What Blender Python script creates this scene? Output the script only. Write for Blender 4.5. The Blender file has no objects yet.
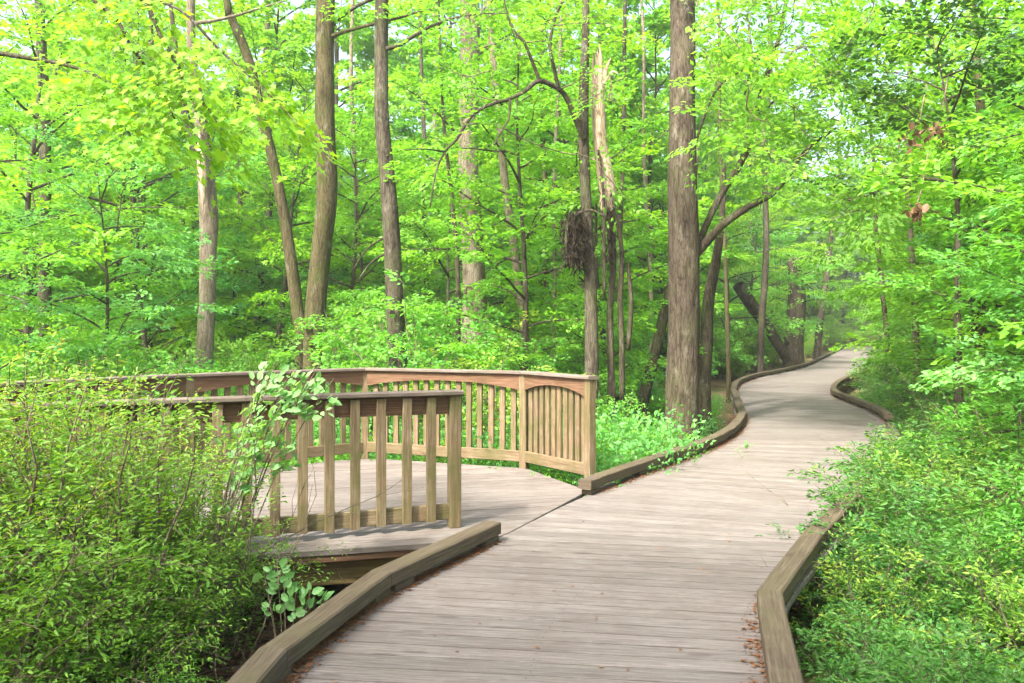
import bpy, math, random
import numpy as np
from mathutils import Vector

# ------------------------------------------------------------------ camera, sky, sun, exposure
C = bpy.context.scene
COL = C.collection
F, HZ, EYE = 820.0, 326.0, 1.6          # focal length in pixels, horizon row, eye height

cam_d = bpy.data.cameras.new("camera")
cam = bpy.data.objects.new("camera", cam_d)
COL.objects.link(cam)
cam.location = (0, 0, EYE)
cam.rotation_euler = (math.radians(90), 0, 0)
cam_d.sensor_fit = 'HORIZONTAL'
cam_d.sensor_width = 36
cam_d.lens = 36 * F / 1024
cam_d.shift_y = -(341.5 - HZ) / 1024
cam_d.clip_start = 0.05
cam_d.clip_end = 2000
C.camera = cam

SUN_EL, SUN_AZ = 50, 216                # degrees; azimuth the light comes from, clockwise from +Y
w = bpy.data.worlds.new("World")
C.world = w
w.use_nodes = True
nt = w.node_tree
nt.nodes.clear()
sky = nt.nodes.new('ShaderNodeTexSky')
sky.sky_type = 'NISHITA'
sky.sun_disc = False
sky.sun_elevation = math.radians(SUN_EL)
sky.sun_rotation = math.radians(SUN_AZ)
sky.air_density = 1.0
sky.dust_density = 7.0
sky.ozone_density = 1.0
bg = nt.nodes.new('ShaderNodeBackground')
bg.inputs['Strength'].default_value = 0.15
wo = nt.nodes.new('ShaderNodeOutputWorld')
nt.links.new(sky.outputs[0], bg.inputs['Color'])
nt.links.new(bg.outputs[0], wo.inputs['Surface'])

sd = bpy.data.lights.new("sun", 'SUN')
sd.energy = 2.6
sd.angle = math.radians(4)
sd.color = (1.0, 0.955, 0.88)
so = bpy.data.objects.new("sun", sd)
COL.objects.link(so)
a, e = math.radians(SUN_AZ), math.radians(SUN_EL)
to_sun = Vector((math.sin(a) * math.cos(e), math.cos(a) * math.cos(e), math.sin(e)))
so.rotation_euler = (-to_sun).to_track_quat('-Z', 'Y').to_euler()
so.location = (0, -10, 30)

C.view_settings.view_transform = 'Standard'
C.view_settings.look = 'None'
C.view_settings.exposure = 2.34
C.view_settings.gamma = 1
C.view_settings.use_curve_mapping = False
C.render.engine = 'CYCLES'
C.cycles.max_bounces = 10
C.cycles.diffuse_bounces = 6
C.cycles.transmission_bounces = 6
C.cycles.glossy_bounces = 2
C.cycles.transparent_max_bounces = 4
C.cycles.use_denoising = True
C.cycles.sample_clamp_indirect = 8

# ------------------------------------------------------------------ helpers
UP = np.array((0, 0, 1.0))


def at(u, v, y):
    """The point at depth y that the photograph shows at pixel (u, v)."""
    return np.array(((u - 512) * y / F, y, EYE - (v - HZ) * y / F))


def nrm(v):
    v = np.asarray(v, float)
    return v / (np.linalg.norm(v, axis=-1, keepdims=True) + 1e-9)


def tag(o, label=None, cat=None, group=None, kind=None):
    if label: o['label'] = label
    if cat: o['category'] = cat
    if group: o['group'] = group
    if kind: o['kind'] = kind
    return o


def empty(name, loc, label=None, cat=None, group=None):
    o = bpy.data.objects.new(name, None)
    COL.objects.link(o)
    o.location = tuple(loc)
    o.empty_display_size = 0.2
    return tag(o, label, cat, group)


def link(name, me, parent=None, loc=None):
    """Link a mesh. Meshes are written in world coordinates unless loc says otherwise."""
    o = bpy.data.objects.new(name, me)
    COL.objects.link(o)
    if parent is not None:
        o.parent = parent
        if loc is None:
            o.location = tuple(-parent.location)
            if parent.parent is not None:
                o.location = (0, 0, 0)
                o.matrix_parent_inverse.identity()
        else:
            o.location = tuple(loc)
    elif loc is not None:
        o.location = tuple(loc)
    return o


def copy_tree(o, parent=None):
    c = o.copy()
    COL.objects.link(c)
    if parent is not None:
        c.parent = parent
    for ch in list(o.children):
        copy_tree(ch, c)
    return c


class MB:
    """Collects faces with UVs and a per-piece random value, then makes one mesh."""
    def __init__(s):
        s.v, s.f, s.uv, s.t = [], [], [], []

    def add(s, verts, faces, uvs, tint):
        b = len(s.v)
        s.v += [tuple(p) for p in verts]
        s.t += [tint] * len(verts)
        for f, u in zip(faces, uvs):
            s.f.append([b + i for i in f])
            s.uv += u

    def mesh(s, name, mat, smooth=False):
        me = bpy.data.meshes.new(name)
        me.from_pydata(s.v, [], s.f)
        uvl = me.uv_layers.new(name='UVMap')
        uvl.data.foreach_set('uv', np.array(s.uv, np.float32).ravel())
        at_ = me.attributes.new('tint', 'FLOAT', 'POINT')
        at_.data.foreach_set('value', np.array(s.t, np.float32))
        if smooth:
            me.polygons.foreach_set('use_smooth', [True] * len(me.polygons))
        me.materials.append(mat)
        me.update()
        return me

    def build(s, name, mat, parent=None, smooth=False):
        return link(name, s.mesh(name, mat, smooth), parent)


RT = random.Random(5)


def sides_of(pts, up=UP, closed=False):
    """Mitred side vectors of a polyline."""
    pts = np.asarray(pts, float)
    n = len(pts)
    out = []
    for i in range(n):
        a_ = nrm(pts[i] - pts[i - 1]) if i > 0 else None
        b_ = nrm(pts[i + 1] - pts[i]) if i < n - 1 else None
        if a_ is None: a_ = b_
        if b_ is None: b_ = a_
        sa, sb = nrm(np.cross(a_, up)), nrm(np.cross(b_, up))
        m = nrm(sa + sb)
        out.append(m / max(0.4, float(np.dot(m, sa))))
    return np.array(out)


def timber(mb, pts, wd, ht, up=UP, cham=0.006, sides=None, jit=0.0015, tint=None):
    """A sawn timber along pts: wd across (horizontally), ht along up; chamfered, mitred, grain UVs."""
    pts = np.asarray(pts, float)
    up = np.asarray(up, float)
    if sides is None: sides = sides_of(pts, up)
    # subdivide
    P, S = [pts[0]], [sides[0]]
    for i in range(len(pts) - 1):
        L = np.linalg.norm(pts[i + 1] - pts[i])
        k = max(1, min(6, int(L / 0.35)))
        for j in range(1, k + 1):
            f = j / k
            P.append(pts[i] * (1 - f) + pts[i + 1] * f)
            S.append(sides[i] * (1 - f) + sides[i + 1] * f)
    c = min(cham, wd * .3, ht * .3)
    hw, hh = wd / 2, ht / 2
    prof = [(-hw + c, -hh), (hw - c, -hh), (hw, -hh + c), (hw, hh - c), (hw - c, hh), (-hw + c, hh), (-hw, hh - c), (-hw, -hh + c)]
    per = [0]
    for i in range(8):
        x0, y0 = prof[i]; x1, y1 = prof[(i + 1) % 8]
        per.append(per[-1] + math.hypot(x1 - x0, y1 - y0))
    uo, vo = RT.uniform(0, 40), RT.uniform(0, 40)
    V, Fs, U = [], [], []
    s = 0.0
    dist = []
    for i, p in enumerate(P):
        if i: s += float(np.linalg.norm(P[i] - P[i - 1]))
        dist.append(s)
        jx, jy = RT.uniform(-jit, jit), RT.uniform(-jit, jit)
        for (x, y) in prof:
            V.append(p + S[i] * (x + jx) + up * (y + jy))
    for i in range(len(P) - 1):
        for k in range(8):
            k2 = (k + 1) % 8
            Fs.append([i * 8 + k, i * 8 + k2, (i + 1) * 8 + k2, (i + 1) * 8 + k])
            U.append([(uo + dist[i], vo + per[k]), (uo + dist[i], vo + per[k + 1]), (uo + dist[i + 1], vo + per[k + 1]), (uo + dist[i + 1], vo + per[k])])
    n = len(P)
    Fs.append([7, 6, 5, 4, 3, 2, 1, 0])
    U.append([(uo + prof[k][0] * .25, vo + prof[k][1]) for k in (7, 6, 5, 4, 3, 2, 1, 0)])
    Fs.append([(n - 1) * 8 + k for k in range(8)])
    U.append([(uo + prof[k][0] * .25, vo + prof[k][1]) for k in range(8)])
    mb.add(V, Fs, U, RT.random() if tint is None else tint)


def post(mb, x, y, z0, z1, w_, d_, ang=0.0, cham=.006):
    """An upright timber turned by ang about z."""
    pts = np.array([(x, y, z0), (x, y, z1)], float)
    up = np.array((math.cos(ang), math.sin(ang), 0.0))
    timber(mb, pts, d_, w_, up=up, cham=cham)


def crom(P, n):
    """Catmull-Rom through P, n steps per span."""
    P = np.asarray(P, float)
    Q = np.vstack([2 * P[0] - P[1], P, 2 * P[-1] - P[-2]])
    out = []
    for i in range(1, len(Q) - 2):
        p0, p1, p2, p3 = Q[i - 1], Q[i], Q[i + 1], Q[i + 2]
        for k in range(n):
            t = k / n
            out.append(.5 * (2 * p1 + (p2 - p0) * t + (2 * p0 - 5 * p1 + 4 * p2 - p3) * t * t + (3 * p1 - p0 - 3 * p2 + p3) * t ** 3))
    out.append(P[-1])
    return np.array(out)


def tube(mb, pts, rad, n=10, rough=0.0, rng=None, cap=True, tint=None, flare=0.0):
    """A tapered round limb."""
    pts = np.asarray(pts, float)
    rad = np.asarray(rad, float)
    m = len(pts)
    d = np.gradient(pts, axis=0)
    d = nrm(d)
    ref = np.array((0.31, 0.95, 0.05)) if abs(d[0][2]) > .6 else UP
    V, Fs, U = [], [], []
    ph = (rng.random(4) * 6.28) if rng is not None else [0, 1, 2, 3]
    s = 0.0
    uo = RT.uniform(0, 20)
    ss = []
    for i in range(m):
        if i: s += float(np.linalg.norm(pts[i] - pts[i - 1]))
        ss.append(s)
        a1 = nrm(np.cross(d[i], ref)); a2 = np.cross(d[i], a1)
        for k in range(n):
            th = 2 * math.pi * k / n
            r = rad[i]
            if rough:
                r *= 1 + rough * (math.sin(2 * th + ph[0] + s * .9) + .6 * math.sin(5 * th + ph[1] + s * 2.3) + .5 * math.sin(3 * th + ph[2] - s * 4.1))
            if flare:
                r *= 1 + flare * math.exp(-s * 2.6) * (1 + .45 * math.sin(5 * th + ph[3]))
            V.append(pts[i] + (a1 * math.cos(th) + a2 * math.sin(th)) * r)
    for i in range(m - 1):
        for k in range(n):
            k2 = (k + 1) % n
            Fs.append([i * n + k, i * n + k2, (i + 1) * n + k2, (i + 1) * n + k])
            U.append([(uo + k / n, ss[i]), (uo + (k + 1) / n, ss[i]), (uo + (k + 1) / n, ss[i + 1]), (uo + k / n, ss[i + 1])])
    if cap:
        Fs.append([(m - 1) * n + k for k in range(n)])
        U.append([(uo, 0)] * n)
    mb.add(V, Fs, U, RT.random() if tint is None else tint)


# ------------------------------------------------------------------ materials
def new_mat(name):
    m = bpy.data.materials.new(name)
    m.use_nodes = True
    m.node_tree.nodes.clear()
    return m, m.node_tree


def N(t, kind, **kw):
    n = t.nodes.new(kind)
    for k, v in kw.items():
        if k.startswith('i_'):
            n.inputs[k[2:].replace('_', ' ')].default_value = v
        else:
            setattr(n, k, v)
    return n


def ramp(t, stops, fac):
    r = N(t, 'ShaderNodeValToRGB')
    el = r.color_ramp.elements
    while len(el) > 1: el.remove(el[-1])
    el[0].position, el[0].color = stops[0][0], (*stops[0][1], 1)
    for p, c in stops[1:]:
        x = el.new(p); x.color = (*c, 1)
    t.links.new(fac, r.inputs['Fac'])
    return r.outputs['Color']


def mixc(t, fac, a_, b_, mode='MIX'):
    m = N(t, 'ShaderNodeMix', data_type='RGBA', blend_type=mode)
    for sock, val in ((m.inputs['Factor'], fac), (m.inputs[6], a_), (m.inputs[7], b_)):
        if isinstance(val, (int, float)): sock.default_value = val
        elif isinstance(val, tuple): sock.default_value = (*val, 1) if len(val) == 3 else val
        else: t.links.new(val, sock)
    return m.outputs[2]


def math_n(t, op, a_, b_=None, clamp=False):
    m = N(t, 'ShaderNodeMath', operation=op, use_clamp=clamp)
    for i, v in enumerate((a_, b_)):
        if v is None: continue
        if isinstance(v, (int, float)): m.inputs[i].default_value = v
        else: t.links.new(v, m.inputs[i])
    return m.outputs[0]


def noise(t, vec, scale, detail=3, rough=.55, dist=0.0):
    n = N(t, 'ShaderNodeTexNoise')
    n.inputs['Scale'].default_value = scale
    n.inputs['Detail'].default_value = detail
    n.inputs['Roughness'].default_value = rough
    n.inputs['Distortion'].default_value = dist
    if vec is not None: t.links.new(vec, n.inputs['Vector'])
    return n.outputs['Fac']


def scaled(t, vec, s):
    m = N(t, 'ShaderNodeMapping')
    m.inputs['Scale'].default_value = s
    t.links.new(vec, m.inputs['Vector'])
    return m.outputs['Vector']


def finish(t, col, rough, bump=None, bump_s=.3, dist=.01, spec=.3):
    p = N(t, 'ShaderNodeBsdfPrincipled')
    o = N(t, 'ShaderNodeOutputMaterial')
    t.links.new(col, p.inputs['Base Color']) if not isinstance(col, tuple) else setattr(p.inputs['Base Color'], 'default_value', (*col, 1))
    if isinstance(rough, (int, float)): p.inputs['Roughness'].default_value = rough
    else: t.links.new(rough, p.inputs['Roughness'])
    p.inputs['Specular IOR Level'].default_value = spec
    if bump is not None:
        b = N(t, 'ShaderNodeBump')
        b.inputs['Strength'].default_value = bump_s
        b.inputs['Distance'].default_value = dist
        t.links.new(bump, b.inputs['Height'])
        t.links.new(b.outputs[0], p.inputs['Normal'])
    t.links.new(p.outputs[0], o.inputs['Surface'])


def wood_mat(name, dark, mid, pale, moss=None, moss_amt=0.0, stain=(.16, .12, .10), stain_amt=.5, tintvar=.35):
    """Weathered sawn timber: grain along U of the UVs, a tone per board, blotches, optional green algae."""
    m, t = new_mat(name)
    uv = N(t, 'ShaderNodeUVMap', uv_map='UVMap').outputs[0]
    tint = N(t, 'ShaderNodeAttribute', attribute_name='tint').outputs['Fac']
    geo = N(t, 'ShaderNodeTexCoord').outputs['Object']
    g1 = noise(t, scaled(t, uv, (1.1, 26, 1)), 3.0, 5, .62, .6)
    g2 = noise(t, scaled(t, uv, (3.0, 120, 1)), 2.0, 3, .6)
    g = math_n(t, 'ADD', math_n(t, 'MULTIPLY', g1, .65), math_n(t, 'MULTIPLY', g2, .35))
    col = ramp(t, [(.36, dark), (.5, mid), (.62, pale)], g)
    st = noise(t, scaled(t, uv, (.55, 15, 1)), 2.6, 6, .7, .8)
    stm = ramp(t, [(.50, (0, 0, 0)), (.66, (1, 1, 1))], st)
    col = mixc(t, math_n(t, 'MULTIPLY', stm, .62), col, dark)
    kn = N(t, 'ShaderNodeTexVoronoi')
    kn.inputs['Scale'].default_value = 1.0
    t.links.new(scaled(t, uv, (1.7, 7, 1)), kn.inputs['Vector'])
    knm = ramp(t, [(.0, (1, 1, 1)), (.085, (1, 1, 1)), (.14, (0, 0, 0))], kn.outputs['Distance'])
    col = mixc(t, math_n(t, 'MULTIPLY', knm, .55), col, tuple(c * .55 for c in dark))
    tv = math_n(t, 'ADD', math_n(t, 'MULTIPLY', tint, tintvar), 1 - tintvar * .55)
    tvc = N(t, 'ShaderNodeCombineColor')
    for k in range(3): t.links.new(tv, tvc.inputs[k])
    col = mixc(t, 1.0, col, tvc.outputs[0], 'MULTIPLY')
    b = noise(t, geo, 1.9, 5, .65)
    bm = ramp(t, [(.46, (0, 0, 0)), (.66, (1, 1, 1))], b)
    col = mixc(t, math_n(t, 'MULTIPLY', bm, stain_amt), col, stain)
    mo2 = noise(t, geo, 13, 5, .72)
    mm2 = ramp(t, [(.52, (0, 0, 0)), (.66, (1, 1, 1))], mo2)
    col = mixc(t, math_n(t, 'MULTIPLY', mm2, .38), col, stain)
    pl = ramp(t, [(.58, (0, 0, 0)), (.70, (1, 1, 1))], noise(t, geo, 8.5, 5, .7))
    col = mixc(t, math_n(t, 'MULTIPLY', pl, .30), col, pale)
    fl = noise(t, geo, 46, 3, .7)
    flm = ramp(t, [(.6, (0, 0, 0)), (.72, (1, 1, 1))], fl)
    col = mixc(t, math_n(t, 'MULTIPLY', flm, .35), col, stain)
    if moss:
        mo = noise(t, geo, 3.3, 5, .7)
        mm = ramp(t, [(.42, (0, 0, 0)), (.66, (1, 1, 1))], mo)
        col = mixc(t, math_n(t, 'MULTIPLY', mm, moss_amt), col, moss)
    finish(t, col, .82, g, .55, .004, .2)
    return m


M = {}
M['deck'] = wood_mat('deck_wood', (0.084, 0.069, 0.061), (0.146, 0.131, 0.119), (0.206, 0.188, 0.174), stain=(0.102, 0.083, 0.069), stain_amt=.42, tintvar=.28)
M['platform'] = wood_mat('platform_wood', (0.081, 0.068, 0.057), (0.149, 0.131, 0.117), (0.206, 0.186, 0.168), stain=(0.100, 0.080, 0.067), stain_amt=.5, tintvar=.32)
M['kerb'] = wood_mat('kerb_wood', (0.040, 0.029, 0.018), (0.083, 0.063, 0.043), (0.133, 0.106, 0.078), moss=(0.083, 0.079, 0.038), moss_amt=.55, stain=(0.072, 0.054, 0.036), stain_amt=.55)
M['rail'] = wood_mat('rail_wood', (0.058, 0.028, 0.015), (0.124, 0.067, 0.038), (0.183, 0.114, 0.072), moss=(0.078, 0.060, 0.023), moss_amt=.35, stain=(0.117, 0.065, 0.038), stain_amt=.35)
M['rail_pale'] = wood_mat('baluster_wood', (0.081, 0.054, 0.027), (0.162, 0.119, 0.071), (0.243, 0.199, 0.130), moss=(.075, .078, .022), moss_amt=.75, stain=(0.132, 0.083, 0.042), stain_amt=.4)
M['cap'] = wood_mat('cap_wood', (0.081, 0.063, 0.050), (0.147, 0.121, 0.104), (0.206, 0.180, 0.162), moss=(0.147, 0.132, 0.070), moss_amt=.3, stain=(0.118, 0.081, 0.062))
M['girder'] = wood_mat('girder_wood', (.08, .055, .02), (.17, .125, .05), (.25, .19, .085), moss=(.15, .13, .03), moss_amt=.5, stain=(.10, .06, .03))


def bark_mat(name, dark, mid, pale, moss=(.10, .15, .03), moss_amt=.3, vs=1.0, lichen=(.36, .35, .29), lichen_amt=.25):
    m, t = new_mat(name)
    uv = N(t, 'ShaderNodeUVMap', uv_map='UVMap').outputs[0]
    geo = N(t, 'ShaderNodeTexCoord').outputs['Object']
    info = N(t, 'ShaderNodeObjectInfo').outputs['Random']
    off = N(t, 'ShaderNodeCombineXYZ')
    t.links.new(math_n(t, 'MULTIPLY', info, 37.0), off.inputs[0])
    va = N(t, 'ShaderNodeVectorMath', operation='ADD')
    t.links.new(geo, va.inputs[0]); t.links.new(off.outputs[0], va.inputs[1])
    gv = va.outputs[0]
    g = noise(t, scaled(t, gv, (1, 1, .14)), 26 * vs, 6, .68, .5)
    vor = N(t, 'ShaderNodeTexVoronoi', feature='DISTANCE_TO_EDGE')
    vor.inputs['Scale'].default_value = 30 * vs
    t.links.new(scaled(t, gv, (1, 1, .2)), vor.inputs['Vector'])
    crack = ramp(t, [(.0, (0, 0, 0)), (.12, (1, 1, 1))], vor.outputs['Distance'])
    h = math_n(t, 'MULTIPLY', g, math_n(t, 'ADD', math_n(t, 'MULTIPLY', crack, .3), .7))
    h2 = math_n(t, 'MULTIPLY', h, math_n(t, 'ADD', math_n(t, 'MULTIPLY', noise(t, scaled(t, gv, (1, 1, .25)), 7 * vs, 4, .6), .9), .55))
    col = ramp(t, [(.26, dark), (.42, mid), (.60, pale)], h2)
    b = ramp(t, [(.48, (0, 0, 0)), (.66, (1, 1, 1))], noise(t, gv, 2.2, 5, .65))
    col = mixc(t, math_n(t, 'MULTIPLY', b, moss_amt), col, moss)
    l = ramp(t, [(.56, (0, 0, 0)), (.68, (1, 1, 1))], noise(t, scaled(t, gv, (1, 1, .5)), 6.5, 5, .7))
    col = mixc(t, math_n(t, 'MULTIPLY', l, lichen_amt), col, lichen)
    finish(t, col, .92, h, 1.0, .03, .12)
    return m


M['bark'] = bark_mat('brown_bark', (0.015, 0.012, 0.009), (0.050, 0.041, 0.030), (0.089, 0.078, 0.058), moss_amt=.22)
M['bark_big'] = bark_mat('furrowed_bark', (0.016, 0.012, 0.008), (0.053, 0.041, 0.030), (0.089, 0.073, 0.055), moss_amt=.12, vs=.8)
M['bark_pale'] = bark_mat('pale_bark', (0.071, 0.053, 0.038), (0.153, 0.125, 0.090), (0.229, 0.197, 0.150), moss_amt=.35, moss=(0.093, 0.101, 0.030))
M['bark_moss'] = bark_mat('mossy_bark', (0.023, 0.019, 0.010), (0.062, 0.052, 0.025), (0.100, 0.087, 0.045), moss_amt=.75, moss=(0.049, 0.068, 0.012))
M['bark_dark'] = bark_mat('dark_bark', (0.014, 0.011, 0.009), (0.043, 0.034, 0.024), (0.087, 0.070, 0.054), moss_amt=.2)
M['twig'] = bark_mat('twig_bark', (.06, .045, .03), (.15, .115, .08), (.25, .20, .15), moss_amt=.25)
M['deadwood'] = bark_mat('bare_dead_wood', (0.140, 0.086, 0.046), (0.322, 0.244, 0.167), (0.462, 0.383, 0.291), moss_amt=.05, lichen_amt=.35, lichen=(0.224, 0.099, 0.037), vs=.7)


def leaf_mat(name, stops, trans=.45, boost=(1.5, 1.35, .55), gloss=.35, patch=.5):
    """Leaves: colour by a random value per leaf and by plant, thin and translucent."""
    m, t = new_mat(name)
    tint = N(t, 'ShaderNodeAttribute', attribute_name='tint').outputs['Fac']
    info = N(t, 'ShaderNodeObjectInfo').outputs['Random']
    f = math_n(t, 'ADD', math_n(t, 'MULTIPLY', tint, 1 - patch * .6), math_n(t, 'MULTIPLY', info, patch * .6))
    col = ramp(t, stops, f)
    tr = mixc(t, 1.0, col, boost, 'MULTIPLY')
    p = N(t, 'ShaderNodeBsdfPrincipled')
    p.inputs['Roughness'].default_value = .5
    p.inputs['Specular IOR Level'].default_value = gloss
    t.links.new(col, p.inputs['Base Color'])
    q = N(t, 'ShaderNodeBsdfTranslucent')
    t.links.new(tr, q.inputs['Color'])
    x = N(t, 'ShaderNodeMixShader')
    x.inputs[0].default_value = trans
    t.links.new(p.outputs[0], x.inputs[1]); t.links.new(q.outputs[0], x.inputs[2])
    o = N(t, 'ShaderNodeOutputMaterial')
    t.links.new(x.outputs[0], o.inputs['Surface'])
    return m


M['leaf_fresh'] = leaf_mat('fresh_leaves', [(0, (0.074, 0.234, 0.026)), (.35, (0.131, 0.352, 0.033)), (.7, (0.193, 0.416, 0.043)), (1, (0.297, 0.480, 0.083))], .5)
M['leaf_mid'] = leaf_mat('mid_green_leaves', [(0, (0.063, 0.226, 0.034)), (.4, (0.115, 0.345, 0.044)), (.75, (0.179, 0.416, 0.058)), (1, (0.293, 0.476, 0.101))], .46)
M['leaf_blue'] = leaf_mat('cool_green_leaves', [(0, (0.067, 0.239, 0.068)), (.45, (0.123, 0.371, 0.091)), (.8, (0.190, 0.442, 0.113)), (1, (0.302, 0.502, 0.182))], .46)
M['leaf_lime'] = leaf_mat('lime_leaves', [(0, (0.098, 0.286, 0.015)), (.5, (0.174, 0.387, 0.021)), (.85, (0.265, 0.443, 0.029)), (1, (0.362, 0.443, 0.026))], .55)
M['leaf_shrub'] = leaf_mat('shrub_leaves', [(0, (0.051, 0.139, 0.015)), (.35, (0.107, 0.261, 0.026)), (.68, (0.173, 0.336, 0.039)), (.84, (0.275, 0.371, 0.061)), (.93, (0.275, 0.244, 0.066)), (1, (0.204, 0.128, 0.044))], .45)
M['leaf_dark'] = leaf_mat('evergreen_leaves', [(0, (0.016, 0.061, 0.013)), (.6, (0.040, 0.112, 0.021)), (1, (0.078, 0.190, 0.027))], .25, gloss=.5)
M['leaf_pale'] = leaf_mat('pale_broad_leaves', [(0, (0.099, 0.275, 0.081)), (.5, (0.152, 0.344, 0.115)), (1, (0.238, 0.413, 0.161))], .45, gloss=.5)
M['leaf_bank'] = leaf_mat('bank_leaves', [(0, (.03, .10, .018)), (.4, (.065, .19, .028)), (.75, (.11, .26, .035)), (1, (.22, .32, .06))], .42)
M['leaf_bank_cool'] = leaf_mat('cool_bank_leaves', [(0, (.03, .11, .03)), (.45, (.06, .20, .042)), (.8, (.10, .26, .05)), (1, (.2, .3, .08))], .42)
M['straw'] = leaf_mat('orange_litter', [(0, (.09, .04, .018)), (.5, (.19, .09, .04)), (1, (.29, .16, .08))], .1, (1, .8, .6), .2, .3)
M['dead'] = leaf_mat('dead_leaves', [(0, (0.050, 0.025, 0.013)), (.4, (0.122, 0.061, 0.034)), (.75, (0.194, 0.112, 0.064)), (1, (0.259, 0.173, 0.112))], .15, (0.720, 0.576, 0.450), .2, .3)


def ground_mat():
    m, t = new_mat('forest_floor')
    geo = N(t, 'ShaderNodeTexCoord').outputs['Object']
    n1 = noise(t, geo, .8, 6, .65)
    n2 = noise(t, geo, 24, 5, .7)
    col = ramp(t, [(.28, (.05, .033, .02)), (.5, (.13, .08, .05)), (.72, (.21, .135, .085))], n2)
    gm = ramp(t, [(.45, (0, 0, 0)), (.62, (1, 1, 1))], n1)
    col = mixc(t, math_n(t, 'MULTIPLY', gm, .75), col, (.055, .11, .02))
    finish(t, col, .95, n2, .8, .03, .1)
    return m


M['ground'] = ground_mat()

# ------------------------------------------------------------------ the ground
STN = [((-1.22, .6), (.85, .4)), ((-1.15, 2.4), (1.0, 2.2)), ((-1.08, 3.7), (1.17, 3.45)), ((-.78, 4.9), (1.42, 4.53)),
       ((-.15, 6.12), (2.12, 5.75)), ((.78, 7.9), (2.95, 7.1)), ((2.25, 10.17), (4.3, 9.5)), ((3.12, 11.78), (5.45, 11.7)),
       ((3.87, 13.8), (6.25, 13.6)), ((4.3, 15.6), (6.72, 15.3)), ((4.8, 17.6), (7.05, 17.1)), ((5.3, 19.6), (7.4, 18.8)),
       ((6.2, 22.4), (8.2, 20.8)), ((7.6, 25.4), (9.5, 23.4)), ((9.6, 28.7), (11.6, 27.0)), ((11.9, 33), (14.1, 31.6)),
       ((17, 44), (19.2, 42.8)), ((22, 55), (24.2, 54)), ((27, 66), (29.2, 65))]
LE = crom([s[0] for s in STN], 12)
RE = crom([s[1] for s in STN], 12)
MID = (LE + RE) / 2


def path_dist(x, y):
    d = np.hypot(MID[:, 0] - x, MID[:, 1] - y)
    return float(d.min())


PLAT = np.array([(-.1, 6.2), (.72, 7.93), (.70, 8.05), (.16, 9.22), (-1.8, 9.95), (-3.5, 8.7), (-4.65, 7.35), (-3.6, 5.28), (-.2, 6.13)])


def in_plat(x, y, pad=0.0):
    c = PLAT.mean(0)
    P = c + (PLAT - c) * (1 + pad / 2.4)
    ins = False
    for i in range(len(P)):
        x0, y0 = P[i]; x1, y1 = P[(i + 1) % len(P)]
        if (y0 > y) != (y1 > y) and x < (x1 - x0) * (y - y0) / (y1 - y0) + x0: ins = not ins
    return ins


def gz(x, y):
    """Height of the forest floor."""
    b = -.55 + .10 * math.sin(x * .7 + 1.3) * math.cos(y * .55) + .05 * math.sin(x * 1.9 + y * 1.3)
    far = min(1, max(0, (y - 12) / 20))
    b += far * .25
    d = path_dist(x, y) if y < 75 else 99
    hill = max(0, d - 18) * .03
    return b + min(hill, 3.0)


def build_ground():
    mb = MB()
    xs = np.concatenate([np.array([-400, -200, -110, -70, -50, -36, -26, -20]), np.arange(-16, 26.1, .8), np.array([30, 36, 46, 60, 90, 150, 250, 400])])
    ys = np.concatenate([np.array([-200, -60, -20, -8, -3]), np.arange(0, 34, .8), np.array([37, 41, 46, 52, 60, 70, 85, 110, 160, 260, 500])])
    nx, ny = len(xs), len(ys)
    V = [(x, y, gz(x, y)) for y in ys for x in xs]
    Fs, U = [], []
    for j in range(ny - 1):
        for i in range(nx - 1):
            f = [j * nx + i, j * nx + i + 1, (j + 1) * nx + i + 1, (j + 1) * nx + i]
            Fs.append(f)
            U.append([(V[k][0], V[k][1]) for k in f])
    mb.add(V, Fs, U, .5)
    o = mb.build('ground', M['ground'], smooth=True)
    tag(o, kind='structure')


build_ground()

# ------------------------------------------------------------------ the boardwalk
TH = .038


def slab(mb, quad, z1, th, tint, uvdir):
    """A board from its four top corners (counter-clockwise)."""
    q = [np.array((p[0], p[1])) for p in quad]
    d = nrm(np.array(uvdir)); nn = np.array((-d[1], d[0]))
    uo, vo = RT.uniform(0, 50), RT.uniform(0, 50)
    dz = RT.uniform(-.0015, .0015)
    c = sum(q) / 4
    ch = .005
    top = [p + nrm(c - p) * ch for p in q]
    V = [(p[0], p[1], z1 + dz) for p in top] + [(p[0], p[1], z1 + dz - ch) for p in q] + [(p[0], p[1], z1 - th) for p in q]
    Fs = [[0, 1, 2, 3], [11, 10, 9, 8]]
    for k in range(4):
        k2 = (k + 1) % 4
        Fs.append([4 + k, 4 + k2, k2, k])
        Fs.append([8 + k, 8 + k2, 4 + k2, 4 + k])
    U = []
    for f in Fs:
        U.append([(uo + float(np.dot(np.array(V[i][:2]), d)), vo + float(np.dot(np.array(V[i][:2]), nn)) + (V[i][2])) for i in f])
    mb.add(V, Fs, U, tint)


def resample_pair(step):
    """Matched points down both edges so that boards are about step wide on the middle line."""
    seg = np.r_[0, np.cumsum(np.hypot(*np.diff(MID, axis=0).T))]
    n = int(seg[-1] / step)
    s = np.linspace(0, seg[-1], n + 1)
    Lp = np.c_[np.interp(s, seg, LE[:, 0]), np.interp(s, seg, LE[:, 1])]
    Rp = np.c_[np.interp(s, seg, RE[:, 0]), np.interp(s, seg, RE[:, 1])]
    return Lp, Rp


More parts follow.
